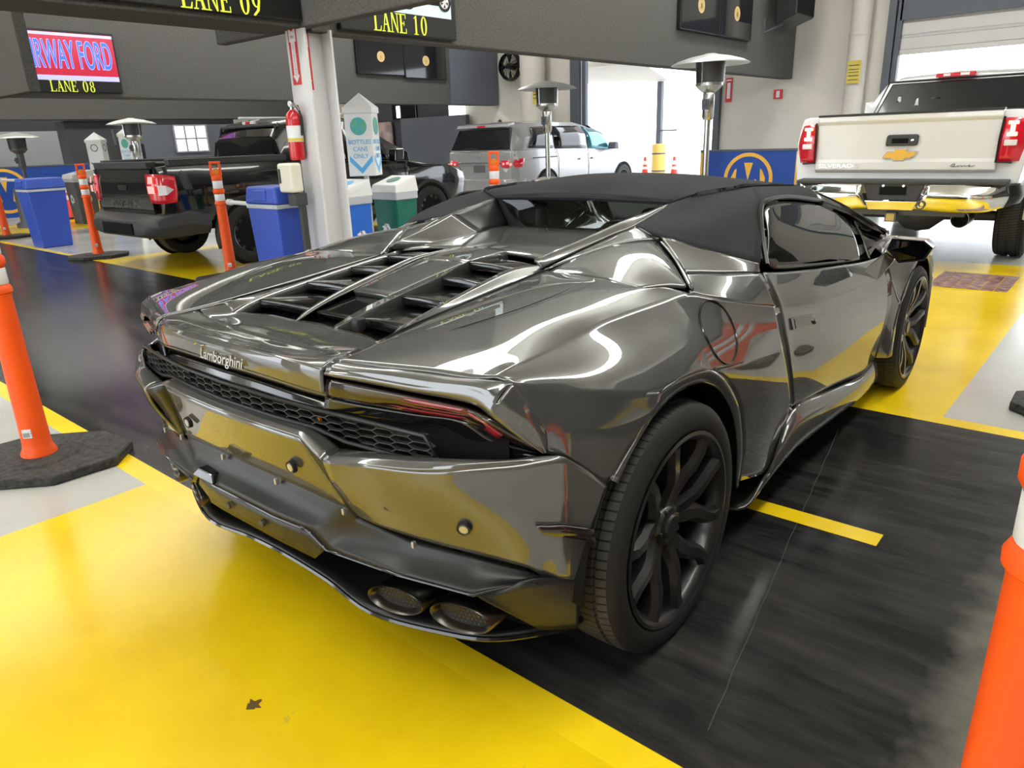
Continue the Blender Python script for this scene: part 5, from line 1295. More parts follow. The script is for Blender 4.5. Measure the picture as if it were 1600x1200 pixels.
recycling_bin((-4.15,3.56,0), 'green_bin', 'green recycling bin with a white lid beside the bright blue one')
recycling_bin((-13.6,4.75,0), 'blue_bin2', 'small blue recycling bin just left of the black pickup tailgate', .42, .36)
recycling_bin((-14.9,4.55,0), 'grey_bin', 'grey recycling bin with a white lid behind the far orange traffic cone', .50, .42, .88)
def sign_tower(loc, z0, z1, w, label, txt, rz=0.0, gray=False):
    e = empty('sign_tower', loc, label, 'sign', None, rz)
    h = z1-z0
    mb = MB(); mb.frustum((-w*.5,-w*.42,w*.5,w*.42), z0, (-w*.5,-w*.42,w*.5,w*.42), z1); mb.build('tower_body', M['sign_white'], e, 0, .006)
    mb = MB(); mb.frustum((-w*.54,-w*.46,w*.54,w*.46), z1-.05, (-w*.54,-w*.46,w*.54,w*.46), z1); mb.add([(-w*.54,-w*.46,z1),(w*.54,-w*.46,z1),(w*.54,w*.46,z1),(-w*.54,w*.46,z1),(0,0,z1+w*.5)], [(0,1,4),(1,2,4),(2,3,4),(3,0,4)]); mb.build('pointed_cap', M['white_plastic'], e, 0)
    faces = [('a', FACE_NY(0,-w*.42-.001,0)), ('b', FACE_X(w*.5+.001,0,0))]
    for nm, F in faces:
        T = F @ Matrix.Translation((0, z0+h*.73, 0))
        if gray:
            mb = MB(); disc(mb, T, w*.24, .002, 28, w*.19); mb.build('printed_mark', M['grey_plastic'], e, 0)
            mb = MB(); mslab(mb, F @ Matrix.Translation((0,z0+h*.16,0)), [(-w*.38,.06),(0,-.03),(w*.38,.06),(w*.38,.03),(0,-.06),(-w*.38,.03)], .002); mb.build('printed_chevron', M['grey_plastic'], e, 0)
        else:
            mb = MB(); disc(mb, T, w*.30, .002, 32); mb.build('printed_globe', M['sign_teal'], e, 0)
            mb = MB(); T2 = F @ Matrix.Translation((0, z0+h*.73, .002))
            mslab(mb, T2, [(-w*.26,w*.10),(-w*.10,w*.26),(-w*.02,w*.12),(-w*.10,-w*.02),(-w*.18,-w*.04)], .001); mslab(mb, T2, [(-w*.1,-w*.06),(w*.0,-w*.08),(-w*.04,-w*.27),(-w*.1,-w*.2)], .001); mslab(mb, T2, [(w*.08,w*.05),(w*.2,w*.18),(w*.28,w*.02),(w*.18,-w*.18),(w*.1,-w*.08)], .001)
            mb.build('globe_land', M['sign_green'], e, 0)
            mb = MB(); mslab(mb, F @ Matrix.Translation((0,z0+h*.17,0)), [(-w*.42,.085),(0,-.03),(w*.42,.085),(w*.42,.03),(0,-.085),(-w*.42,.03)], .002); mb.build('printed_chevron', M['sign_blue'], e, 0)
        for i, t in enumerate(txt):
            mb = MB(); mb.text(t, w*.22, F @ Matrix.Translation((0, z0+h*.50-i*w*.24, .001)), .001, .95); mb.build('printed_word', M['sign_blue'] if not gray else M['grey_plastic'], e, 0)
    mb = MB(); mb.box(-.02,-.02,0,.02,.02,z0); mb.build('tower_post', M['white_plastic'], e, 0)
    mb = MB(); mb.box(-.08,-.06,0,.08,.06,.02); mb.build('tower_foot', M['white_plastic'], e, 0)
    return e
sign_tower((-4.20,3.255,0), 1.05, 1.68, .27, 'white BOTTLES CANS ONLY sign tower with a globe above the recycling bins', ['BOTTLES','CANS','ONLY'], math.radians(34))
sign_tower((-13.65,5.15,0), 1.03, 1.70, .29, 'white sign tower with a teal globe behind the black pickup bed', ['BOTTLES','CANS','ONLY'], math.radians(20))
sign_tower((-14.85,5.0,0), 1.04, 1.62, .30, 'grey printed white sign tower at the far left above the grey recycling bin', [], math.radians(45), True)
e = empty('dark_kiosk', (-15.2,5.75,0), 'dark kiosk with a tilted screen behind the grey printed sign tower', 'kiosk')
MB().box(-.28,-.25,0,.28,.25,1.52).build('kiosk_body', M['wall_dark'], e, 0, .01)
mb = MB(); mb.prism([(-.1,1.5),(.02,1.5),(-.06,1.84),(-.14,1.82)], 'y', -.2, .2); mb.build('tilted_screen', M['wall_slate'], e, 0, recalc=True)

# ------------------------------------------------------------------ delineator posts, cones, bars
def post_proto():
    e = empty('delineator_post', (0,0,0), '', 'traffic post')
    oc = [(.37,.10),(.17,.27),(-.17,.27),(-.37,.10),(-.37,-.10),(-.17,-.27),(.17,-.27),(.37,-.10)]
    mb = MB(); mb.prism(oc, 'z', 0, .045); mb.lathe([(.17,.045),(.165,.052),(.10,.056),(.07,.056)], 36, close=True); mb.build('rubber_base', M['base_rubber'], e, 30, .008)
    mb = MB(); mb.lathe([(.074,.045),(.074,.065),(.062,.09),(.058,.12),(.050,.78),(.052,.795),(.058,.80),(.059,.815),(.052,.83),(.047,.835),(.047,.905),(.052,.91),(.058,.92),(.058,.945),(.052,.955),(.046,.96),(.046,1.04),(.052,1.045),(.054,1.06),(.054,1.075),(.045,1.09),(.036,1.095)], 36)
    mb.build('tube', M['orange'], e, 40)
    for z0, z1 in ((.836,.904),(.961,1.039)):
        mb = MB(); mb.lathe([(.0495,z0),(.0505,z0+.002),(.0505,z1-.002),(.0495,z1)], 36, close=True); mb.build('reflective_band', M['band'], e, 40)
    mb = MB()
    mb.box(-.055,-.028,1.085,.055,.028,1.135); mb.box(-.055,-.025,1.135,-.033,.025,1.225); mb.box(.033,-.025,1.135,.055,.025,1.225); mb.box(-.055,-.025,1.205,.055,.025,1.232)
    mb.build('handle', M['orange'], e, 0, .006)
    mb = MB(); mb.lathe([(0,-.034),(.030,-.032),(.034,-.026)], 20, (0,0,1.128), 'y'); mb.lathe([(0,.034),(.030,.032),(.034,.026)], 20, (0,0,1.128), 'y'); mb.build('amber_reflector', M['orange_amber'], e, 30)
    mb = MB(); mb.box(-.018,-.0625,.150,.018,-.050,.190); mb.build('barcode_label', M['sign_white'], e, 0)
    mb = MB()
    for i in range(7): mb.box(-.014+i*.004,-.0632,.155,-.0125+i*.004,-.0624,.176)
    mb.build('barcode_bars', M['black_satin'], e, 0)
    return e
posts = [(-1.935,-.645,'big orange post at the left edge with its rubber base across the near yellow line', 47),
 (1.735,-.53,'close orange post cut off at the lower right corner', 0),
 (-9.08,2.45,'orange post with a hexagonal base left of the black pickup tailgate', 65),
 (-5.66,2.47,'orange post between the black pickup and the blue bin by the pillar', 55),
 (-13.40,2.63,'small orange post at the left edge behind the far yellow line', 65),
 (-3.40,4.27,'orange post in front of the silver minivan, rising behind the soft top', 40),
 (1.80,2.62,'post whose black rubber base corner shows at the right edge beyond the short yellow line', 0)]
pp_ = post_proto()
for i, (x, y, lb, rz) in enumerate(posts):
    o = pp_ if i == 0 else copy_tree(pp_)
    o.location = (x, y, 0); o.rotation_euler = (0,0,math.radians(rz)); o['label'] = lb
# the octagonal pads all lie square to the lanes
def cone_proto():
    e = empty('traffic_cone', (0,0,0), '', 'traffic cone')
    mb = MB(); mb.prism([(-.18,-.15),(-.15,-.18),(.15,-.18),(.18,-.15),(.18,.15),(.15,.18),(-.15,.18),(-.18,.15)], 'z', 0, .035); mb.build('base', M['base_rubber'], e, 0, .006)
    mb = MB(); mb.lathe([(.15,.03),(.145,.05),(.125,.06),(.034,.70),(.026,.71)], 32); mb.build('cone_body', M['orange_cone'], e, 40)
    for z0, z1 in ((.36,.44),(.49,.60)):
        r = lambda z: .125-(.091)*(z-.06)/.64+.0012
        mb = MB(); mb.lathe([(r(z0),z0),(r(z1),z1)], 32, close=True); mb.build('reflective_collar', M['band'], e, 40)
    return e
M['orange_cone'] = mat('red_orange_cone', (.85,.055,.03), .4)
cp_ = cone_proto()
for i, (x, y, s, lb) in enumerate([(-16.4,4.85,1.15,'red orange traffic cone behind the far left blue waste bin'), (-9.55,18,1.0,'left of the two traffic cones outside the far door'), (-8.60,18,1.0,'right of the two traffic cones outside the far door, past the yellow bollard'), (2.65,3.3,1.0,'red orange traffic cone mirrored in the sports car door')]):
    o = cp_ if i == 0 else copy_tree(cp_)
    o.location = (x, y, 0); o.scale = (s, s, s); o['label'] = lb
def bar(a, b, r, m, label):
    mb = MB(); mb.tube([a, b], r, 10); mb.lathe([(r*1.5,-.03),(r*1.5,.03)], 10, a, 'x'); mb.lathe([(r*1.5,-.03),(r*1.5,.03)], 10, b, 'x')
    o = mb.build('barrier_bar', m, None, 40); return tag(o, label, 'barrier')
bar((-5.56,2.52,.82), (-4.58,2.52,.80), .022, M['white_plastic'], 'white barrier bar running from an orange post to the blue bin by the pillar')
bar((-13.28,2.72,.98), (-11.6,2.95,.96), .022, M['white_plastic'], 'white barrier bar reaching the far left blue bin from the left edge')

# ------------------------------------------------------------------ patio heaters
def heater(loc, H, label, dark=False):
    e = empty('patio_heater', loc, label, 'heater')
    s = H/2.2; hs = M['heater_steel'] if not dark else M['frame_dark']
    mb = MB(); mb.lathe([(0,H),(.05,H),(.09,H-.012),(.22,H-.035),(.36,H-.075),(.42,H-.105),(.425,H-.112),(.36,H-.085),(.05,H-.03)], 40, close=True); mb.build('reflector', M['heater_head'], e, 50)
    mb = MB(); mb.lathe([(.16,H-.06),(.145,H-.30)], 28, close=True); mb.build('burner_screen', M['heater_mesh'], e, 40)
    mb = MB(); mb.lathe([(.03,H-.29),(.15,H-.30),(.15,H-.33),(.11,H-.37),(.07,H-.40)], 28); mb.lathe([(.06,H-.40),(.065,H-.42),(.065,H-.66),(.05,H-.69)], 24)
    for k in range(3):
        a = 2*PI*k/3+.4; mb.tube([(.15*math.cos(a),.15*math.sin(a),H-.31),(.155*math.cos(a),.155*math.sin(a),H-.06)], .009, 6)
    mb.build('burner_head', hs, e, 40)
    mb = MB(); mb.box(-.035,-.095,H-.58,.035,-.055,H-.47); mb.lathe([(.02,-.115),(.02,-.09)], 12, (0,0,H-.52), 'y'); mb.build('control_knob', M['frame_dark'], e, 0)
    mb = MB(); mb.lathe([(.034,.78),(.034,H-.66)], 20); mb.build('pole', hs, e)
    mb = MB(); mb.lathe([(.26,.10),(.26,.72),(.24,.76),(.10,.80),(.05,.80)], 32); mb.build('tank_housing', hs, e, 40)
    mb = MB(); mb.lathe([(.34,0),(.34,.07),(.30,.10),(.26,.10)], 32); mb.build('foot', M['frame_dark'], e, 30)
    return e
heater((-4.95,7.23,0), 2.10, 'chrome patio heater standing in front of the silver minivan')
heater((-2.17,6.57,0), 2.16, 'tall patio heater standing in front of the blue banner left of the white truck')
heater((-12.75,4.85,0), 1.95, 'patio heater rising behind the bed of the black pickup')
heater((-15.3,3.72,0), 1.80, 'patio heater with a dark pole in front of the far left blue banner', True)

# ------------------------------------------------------------------ blue banners with the M roundel
def banner(Mx, w, h, label, cx, cz, R):
    e = D.objects.new('blue_banner_barrier', None); link(e); e.matrix_world = Mx; tag(e, label, 'barrier')
    I = Matrix.Identity(4)
    w_ = MB(); mslab(w_, Matrix.Translation((0,0,-.04)), [(-w/2,0),(w/2,0),(w/2,h),(-w/2,h)], .04); w_.quad((w/2,0,-.04),(-w/2,0,-.04),(-w/2,h,-.04),(w/2,h,-.04)); w_.build('banner_cloth', M['banner_blue'], e, 0)
    for s in (-1, 1):
        w_ = MB(); mslab(w_, I, [(s*w/2-.055*(s > 0),0),(s*w/2+.055*(s < 0),0),(s*w/2+.055*(s < 0),h-.03),(s*w/2-.055*(s > 0),h-.03)], .004); w_.build('gold_edge', M['banner_gold'], e, 0)
    T = Matrix.Translation((cx,cz,0))
    w_ = MB(); disc(w_, T, R, .004, 48, R*.86); w_.build('gold_ring', M['banner_gold'], e, 0)
    w_ = MB(); mslab(w_, T, [(-R*.18,R*.62),(R*.18,R*.62),(0,-R*.05)], .004)
    mslab(w_, T, [(-R*.56,R*.34),(-R*.48,R*.40),(-R*.52,-R*.50),(-R*.70,-R*.28),(-R*.70,R*.05)], .004); mslab(w_, T, [(R*.56,R*.34),(R*.70,R*.05),(R*.70,-R*.28),(R*.52,-R*.50),(R*.48,R*.40)], .004)
    mslab(w_, T, [(-R*.36,-R*.05),(-R*.30,R*.0),(-R*.22,-R*.45),(-R*.36,-R*.60)], .004); mslab(w_, T, [(R*.36,-R*.05),(R*.36,-R*.60),(R*.22,-R*.45),(R*.30,R*.0)], .004)
    w_.build('gold_emblem', M['banner_gold'], e, 0)
    w_ = MB(); w_.box(-w/2,h-.015,-.06,w/2,h+.02,.01); w_.build('top_rail', M['frame_dark'], e, 0)
    for s in (-1,1):
        w_ = MB(); w_.box(s*w/2-.03,0,-.30,s*w/2+.03,.04,.22); w_.build('banner_foot', M['frame_dark'], e, 0)
    return e
banner(FACE_NY(-3.83, 11.75, 0), 1.85, 1.0, 'blue banner barrier with a gold M roundel left of the white truck', .02, .50, .46)
banner(FACE_X(-18.4, 4.4, 0) @ Matrix.Rotation(math.radians(0),4,'Y'), 3.6, 1.12, 'blue banner barrier with a gold M roundel at the far left edge', -.18, .60, .50)

# ------------------------------------------------------------------ outside the far door
e = empty('canopy_post', (-9.08,17.95,0), 'slim grey canopy post outside the far door standing on the yellow bollard', 'post')
mb = MB(); mb.box(-.07,-.07,1.065,.07,.07,2.72); mb.build('post', M['wall_slate'], e, 0)
mb = MB(); mb.box(-.03,-.11,1.4,.6,-.08,1.44); mb.build('cross_arm', M['wall_slate'], e, 0)
e = empty('bollard', (-9.08,17.95,0), 'yellow banded bollard between the two traffic cones outside', 'bollard')
mb = MB(); mb.lathe([(.20,0),(.20,1.02),(.17,1.06)], 24, close=False); mb.build('bollard_body', M['amber_paint'], e, 40)
for z in (.30,.78):
    mb = MB(); mb.lathe([(.202,z),(.206,z+.01),(.206,z+.03),(.202,z+.04)], 24, close=True); mb.build('dark_band', M['frame_dark'], e, 0)
mb = MB(); mb.slab([(-14,14,3.05),(-7.4,14,3.0),(-9.0,18.3,2.85),(-15.5,18.3,3.15)], .12); 
for t in (.2,.4,.6,.8): mb.tube([(-14-1.5*t,14+4.3*t,3.03),(-7.4-1.6*t,14+4.3*t,2.93)], .05, 6)
o = mb.build('canopy', M['wall'], smooth=0); tag(o, 'pale canopy roof outside the far door', 'canopy')
# ------------------------------------------------------------------ the other vehicles (local: x right, y forward from the tail)
def loft(mb, secs, cap=True, ky=1):
    # secs: list of (y, half section from bottom centre to top centre)
    loops = []
    for (y, h) in secs:
        R = [(x, y, z) for (x, z) in h]; L = [(-x, y, z) for (x, z) in h[::-1] if x > 1e-6]
        loops.append(R+L)
    if ky > 1: loops = [list(r) for r in zip(*[curve(list(c), ky) for c in zip(*loops)])]
    n = len(loops[0]); b = len(mb.v)
    vs = [q for l in loops for q in l]; fs = []
    for i in range(len(loops)-1):
        for j in range(n):
            k = (j+1) % n; fs.append((i*n+j, i*n+k, (i+1)*n+k, (i+1)*n+j))
    if cap: fs.append(tuple(range(n-1,-1,-1))); fs.append(tuple((len(loops)-1)*n+j for j in range(n)))
    return mb.add(vs, fs)
def road_wheel(parent, x, y, R, w, rimr, s, m_rim, spokes=6, wide=.045, twin=False):
    wh = empty('wheel', (x, y, R), '', None); wh.parent = parent; del wh['label']
    if s < 0: wh.rotation_euler = (0,0,PI)
    tyre(wh, R, w, rimr)
    mb = MB(); mb.lathe([(rimr+.01,-.004),(rimr+.006,.004),(rimr-.012,-.006),(rimr-.03,-.06),(rimr-.035,-w+.03)], 48, axis='x', close=True); mb.lathe([(0,-.11),(rimr-.04,-.11)], 32, axis='x', close=True); mb.build('rim_barrel', M['disc'] if m_rim != 'rim_black' else M['rim_black'], wh, 40, recalc=True)
    for k in range(spokes):
        a0 = 2*PI*k/spokes
        mb = MB()
        for d in ((1,-1) if twin else (0,)):
            a1 = a0+d*.10; a2 = a0+d*.26
            c0 = Vector((.05*math.cos(a1), .05*math.sin(a1))); c1 = Vector(((rimr-.004)*math.cos(a2), (rimr-.004)*math.sin(a2)))
            t = (c1-c0).normalized(); n = Vector((-t.y, t.x)); h0, h1 = wide*.5, wide*(.42 if twin else .62)
            q = [c0+n*h0, c0-n*h0, c1-n*h1, c1+n*h1]
            xs = [-.03,-.03,-.008,-.008]
            mb.add([(xs[i], q[i].x, q[i].y) for i in range(4)]+[(xs[i]-.035, q[i].x, q[i].y) for i in range(4)], [(0,1,2,3),(7,6,5,4),(0,4,5,1),(1,5,6,2),(2,6,7,3),(3,7,4,0)])
        mb.build('spoke', M[m_rim], wh, 0, .005, recalc=True)
    mb = MB(); mb.lathe([(0,-.018),(.03,-.018),(.06,-.026),(.075,-.04),(.075,-.08)], 28, axis='x', close=True); mb.build('hub', M[m_rim], wh, 40, recalc=True)
def side_panes(parent, panes, m, th=.006, name='side_window', mid=None):
    # pane = [bottom rear, bottom front, top front, top rear]; mid = (height, x) bends it with the tumblehome
    for s in (1,-1):
        for P_ in panes:
            b0, b1, t1, t0 = P_[:4]
            rows = [[b0, b1], [t0, t1]]
            if mid:
                f = lambda b, t: (mid[1], b[1]+(t[1]-b[1])*(mid[0]-b[2])/(t[2]-b[2]), mid[0])
                if t1[2] > mid[0]+.05 and t0[2] > mid[0]+.05: rows = [[b0, b1], [f(b0,t0), f(b1,t1)], [t0, t1]]
            G = patch(rows, 4, 4)
            if s < 0: G = mir(G)
            mb = MB(); mb.grid(G, orient(G, (0, b0[1], b0[2]))); mb.build(name, m, parent, 60, 0, th)
# ---- black compact pickup
def black_pickup():
    V = empty('pickup_truck', (-7.50,2.28,0), 'black compact pickup truck with a red tail lamp, parked behind the orange posts', 'truck')
    BT = M['truck_black']
    bed = lambda z: [(0,.45),(.80,.45),(.885,.55),(.915,.80),(.90,1.02),(.87,z),(0,z)]
    mb = MB(); loft(mb, [(.05,[(0,.55),(.74,.55),(.82,.62),(.86,.80),(.86,1.02),(.83,1.18),(0,1.18)]),(.20,bed(1.20)),(.60,bed(1.20)),(1.66,bed(1.20))]); mb.build('bed', BT, V, 35, .012)
    cabs = lambda z, w=.92: [(0,.40),(.82,.40),(w-.02,.52),(w,.80),(w-.02,1.0),(w-.05,z),(0,z)]
    mb = MB(); loft(mb, [(1.66,cabs(1.17)),(2.6,cabs(1.15)),(3.72,cabs(1.10))]); mb.build('lower_cab', BT, V, 35, .012)
    mb = MB(); loft(mb, [(3.72,cabs(1.10)),(4.05,cabs(1.05)),(4.6,cabs(1.0,.91)),(4.95,[(0,.40),(.70,.40),(.80,.52),(.84,.75),(.82,.88),(.76,.95),(0,.97)]),(5.05,[(0,.45),(.66,.45),(.74,.55),(.78,.72),(.76,.84),(.70,.90),(0,.91)])]); mb.build('bonnet', BT, V, 35, .012)
    gh = lambda zb, zt, wb, wt: [(0,zb),(wb,zb),(wt+.03,(zb+zt)/2+.12),(wt,zt-.05),(wt-.10,zt),(0,zt+.01)]
    mb = MB(); loft(mb, [(1.66,gh(1.15,1.48,.86,.72)),(1.80,gh(1.15,1.66,.86,.70)),(2.05,gh(1.14,1.71,.86,.69)),(2.7,gh(1.13,1.72,.86,.69)),(3.1,gh(1.11,1.66,.86,.67)),(3.55,gh(1.09,1.36,.86,.74)),(3.80,gh(1.08,1.12,.86,.80))]); mb.build('cab_roof', BT, V, 40, .01)
    # rear window with frame
    mb = MB(); mb.slab([(-.64,1.655,1.26),(.64,1.655,1.26),(.60,1.735,1.585),(-.60,1.735,1.585)], .02, (0,-1,.25)); mb.build('rear_window', M['screen_black'], V, 0, .01)
    mb = MB(); mb.tube([(-.70,1.64,1.22),(.70,1.64,1.22),(.65,1.74,1.62),(-.65,1.74,1.62)], .022, 6, True); mb.build('rear_window_frame', M['grey_plastic'], V, 30)
    mb = MB(); mb.box(-.14,1.755,1.645,.14,1.79,1.685); o = mb.build('third_brake_lamp', M['lamp_white'], V, 0, .006); mb = MB(); mb.box(-.05,1.75,1.65,.05,1.76,1.68); mb.build('brake_lens', M['lamp_red'], o, 0)
    side_panes(V, [[(.885,1.98,1.18),(.885,2.62,1.17),(.735,2.62,1.60),(.735,2.05,1.59)], [(.885,2.72,1.17),(.885,3.52,1.13),(.80,3.36,1.38),(.735,3.02,1.58),(.735,2.72,1.60)]], M['screen_black'])
    mb = MB(); mb.slab([(-.66,3.14,1.64),(.66,3.14,1.64),(.78,3.78,1.13),(-.78,3.78,1.13)], .01, (0,1,1)); mb.build('windscreen', M['screen_black'], V, 0)
    # dark rails and roll up bed cover
    for s in (1,-1):
        mb = MB(); mb.box(min(s*.80,s*.905),.16,1.185,max(s*.80,s*.905),1.68,1.265); mb.build('bed_rail', M['grey_plastic'], V, 0, .015)
    MB().box(-.80,.20,1.19,.80,1.66,1.225).build('bed_cover', M['black_satin'], V, 0, bevel=.01)
    # tailgate with pressed letters
    tg = MB(); tg.prism([(.02,.64),(.0,.72),(.0,1.02),(.03,1.18),(.09,1.18),(.09,.64)], 'x', -.70, .70); tg = tg.build('tailgate', BT, V, 0, .012, recalc=True)
    MB().box(-.70,-.005,1.165,.70,.12,1.245).build('tailgate_cap', M['grey_plastic'], tg, 0, bevel=.012)
    mb = MB(); mb.text('MAVERICK', .105, FACE_NY(0,-.002,.775), .003, 1.42); mb.build('pressed_letters', M['disc'], tg, 0)
    mb = MB(); mb.slab([(-.66,-.004,.855),(.66,-.004,.855),(.66,.0,.87),(-.66,.0,.87)], .004, (0,-1,0)); mb.build('tailgate_crease', M['truck_black'], tg, 0)
    mb = MB(); mb.prism([(-.10,.93),(.10,.93),(.13,.99),(-.13,.99)], 'y', -.006, .0); mb.build('tailgate_handle', M['black_satin'], tg, 0, recalc=True)
    # lamps wrap round the corner
    for s in (1,-1):
        mb = MB(); G = patch([[(s*.66,-.012,1.11),(s*.80,.01,1.11),(s*.885,.08,1.10),(s*.915,.20,1.08)], [(s*.66,-.02,.96),(s*.81,.0,.95),(s*.90,.07,.94),(s*.93,.20,.93)], [(s*.68,-.012,.80),(s*.81,.01,.79),(s*.895,.08,.79),(s*.92,.18,.80)]], 4, 4); mb.grid(G, orient(G, (s*.5,1,.95)))
        lm = mb.build('tail_lamp', M['lamp_red'], V, 40, 0, .04)
        mb = MB()
        mb.slab([(s*x,y_,z) for x, y_, z in ((.765,-.035,1.085),(.83,-.020,1.085),(.835,-.030,1.01),(.765,-.048,1.01))], .006, (0,-1,0)); mb.build('lit_window', M['lamp_lit'], lm, 0)
        mb = MB(); mb.slab([(s*x,y_,z) for x, y_, z in ((.745,-.05,.985),(.85,-.028,.98),(.85,-.03,.905),(.745,-.05,.905))], .006, (0,-1,0)); mb.build('lit_window', M['lamp_lit'], lm, 0)
        mb = MB(); P4 = [(s*.858,.01,.99),(s*.925,.075,.985),(s*.95,.15,.94),(s*.925,.075,.885),(s*.858,.01,.88)]; mb.slab(P4, .01, (s*.7,-.7,0)); mb.build('reversing_lens', M['lamp_white'], lm, 0)
    # bumper
    bp = lambda z0, z1, d: [(0,z0),(.62,z0),(.86-d,z0+.03),(.93-d,(z0+z1)/2),(.92-d,z1-.03),(.80,z1),(0,z1)]
    mb = MB(); loft(mb, [(-.14,[(0,.43),(.5,.43),(.66,.45),(.70,.52),(.66,.58),(.55,.60),(0,.60)]),(-.06,bp(.40,.64,.08)),(.06,bp(.38,.68,.02)),(.30,bp(.38,.72,-.005)),(.55,[(0,.40),(.6,.40),(.86,.42),(.925,.5),(.92,.62),(.86,.66),(0,.66)])]); mb.build('rear_bumper', M['grey_plastic'], V, 35, .012)
    mb = MB(); mb.box(-.40,-.16,.44,.40,-.12,.57); mb.build('plate_recess', M['black_matt'], V, 0, .01)
    for s in (1,-1):
        for (wy) in (1.03, 4.11):
            mb = MB(); a = [math.radians(q) for q in range(-18, 199, 12)]
            G = [[(s*.935, wy+.40*math.cos(t), .36+.40*math.sin(t)) for t in a], [(s*.945, wy+.45*math.cos(t), .36+.45*math.sin(t)) for t in a], [(s*.90, wy+.46*math.cos(t), .36+.46*math.sin(t)) for t in a]]
            mb.grid(G, orient(G, (0,wy,.36))); mb.build('wheel_arch_trim', M['grey_plastic'], V, 30, 0, .02)
            mb = MB(); mb.lathe([(0,0),(.40,0)], 32, (s*.931,wy,.36), 'x', True); mb.build('wheel_well', M['black_matt'], V, 0)
            road_wheel(V, s*.945, wy, .36, .22, .235, s, 'rim_black', 5, .05, True)
        mb = MB(); mb.prism([(3.30,1.10),(3.46,1.12),(3.48,1.27),(3.32,1.27)], 'x', s*.96, s*1.12); mb.build('door_mirror', BT, V, 0, .02, recalc=True)
        for y0 in (1.99, 2.66, 3.66):
            mb = MB(); mb.tube([(s*.905,y0,.55),(s*.925,y0,.82),(s*.90,y0,1.10)], .004, 5); mb.build('door_gap', M['black_matt'], V)
        for y0 in (2.20, 2.95):
            mb = MB(); mb.box(min(s*.905,s*.945),y0,1.02,max(s*.905,s*.945),y0+.2,1.05); mb.build('door_handle', BT, V, 0, .008)
        mb = MB(); mb.box(min(s*.89,s*.935),1.7,.40,max(s*.89,s*.935),3.6,.52); mb.build('sill_trim', M['grey_plastic'], V, 0, .01)
        mb = MB(); mb.slab([(s*.62,5.03,.86),(s*.80,4.86,.90),(s*.86,4.66,.93),(s*.86,4.70,.80),(s*.70,5.04,.76)], .02, (s*.6,.7,.3)); mb.build('headlamp', M['lamp_white'], V, 0)
    for s in (1,-1):
        MB().box(min(s*.58,s*.64),2.0,1.735,max(s*.58,s*.64),2.95,1.765).build('roof_rail', M['band'], V, 0, bevel=.008)
    return V
black_pickup()
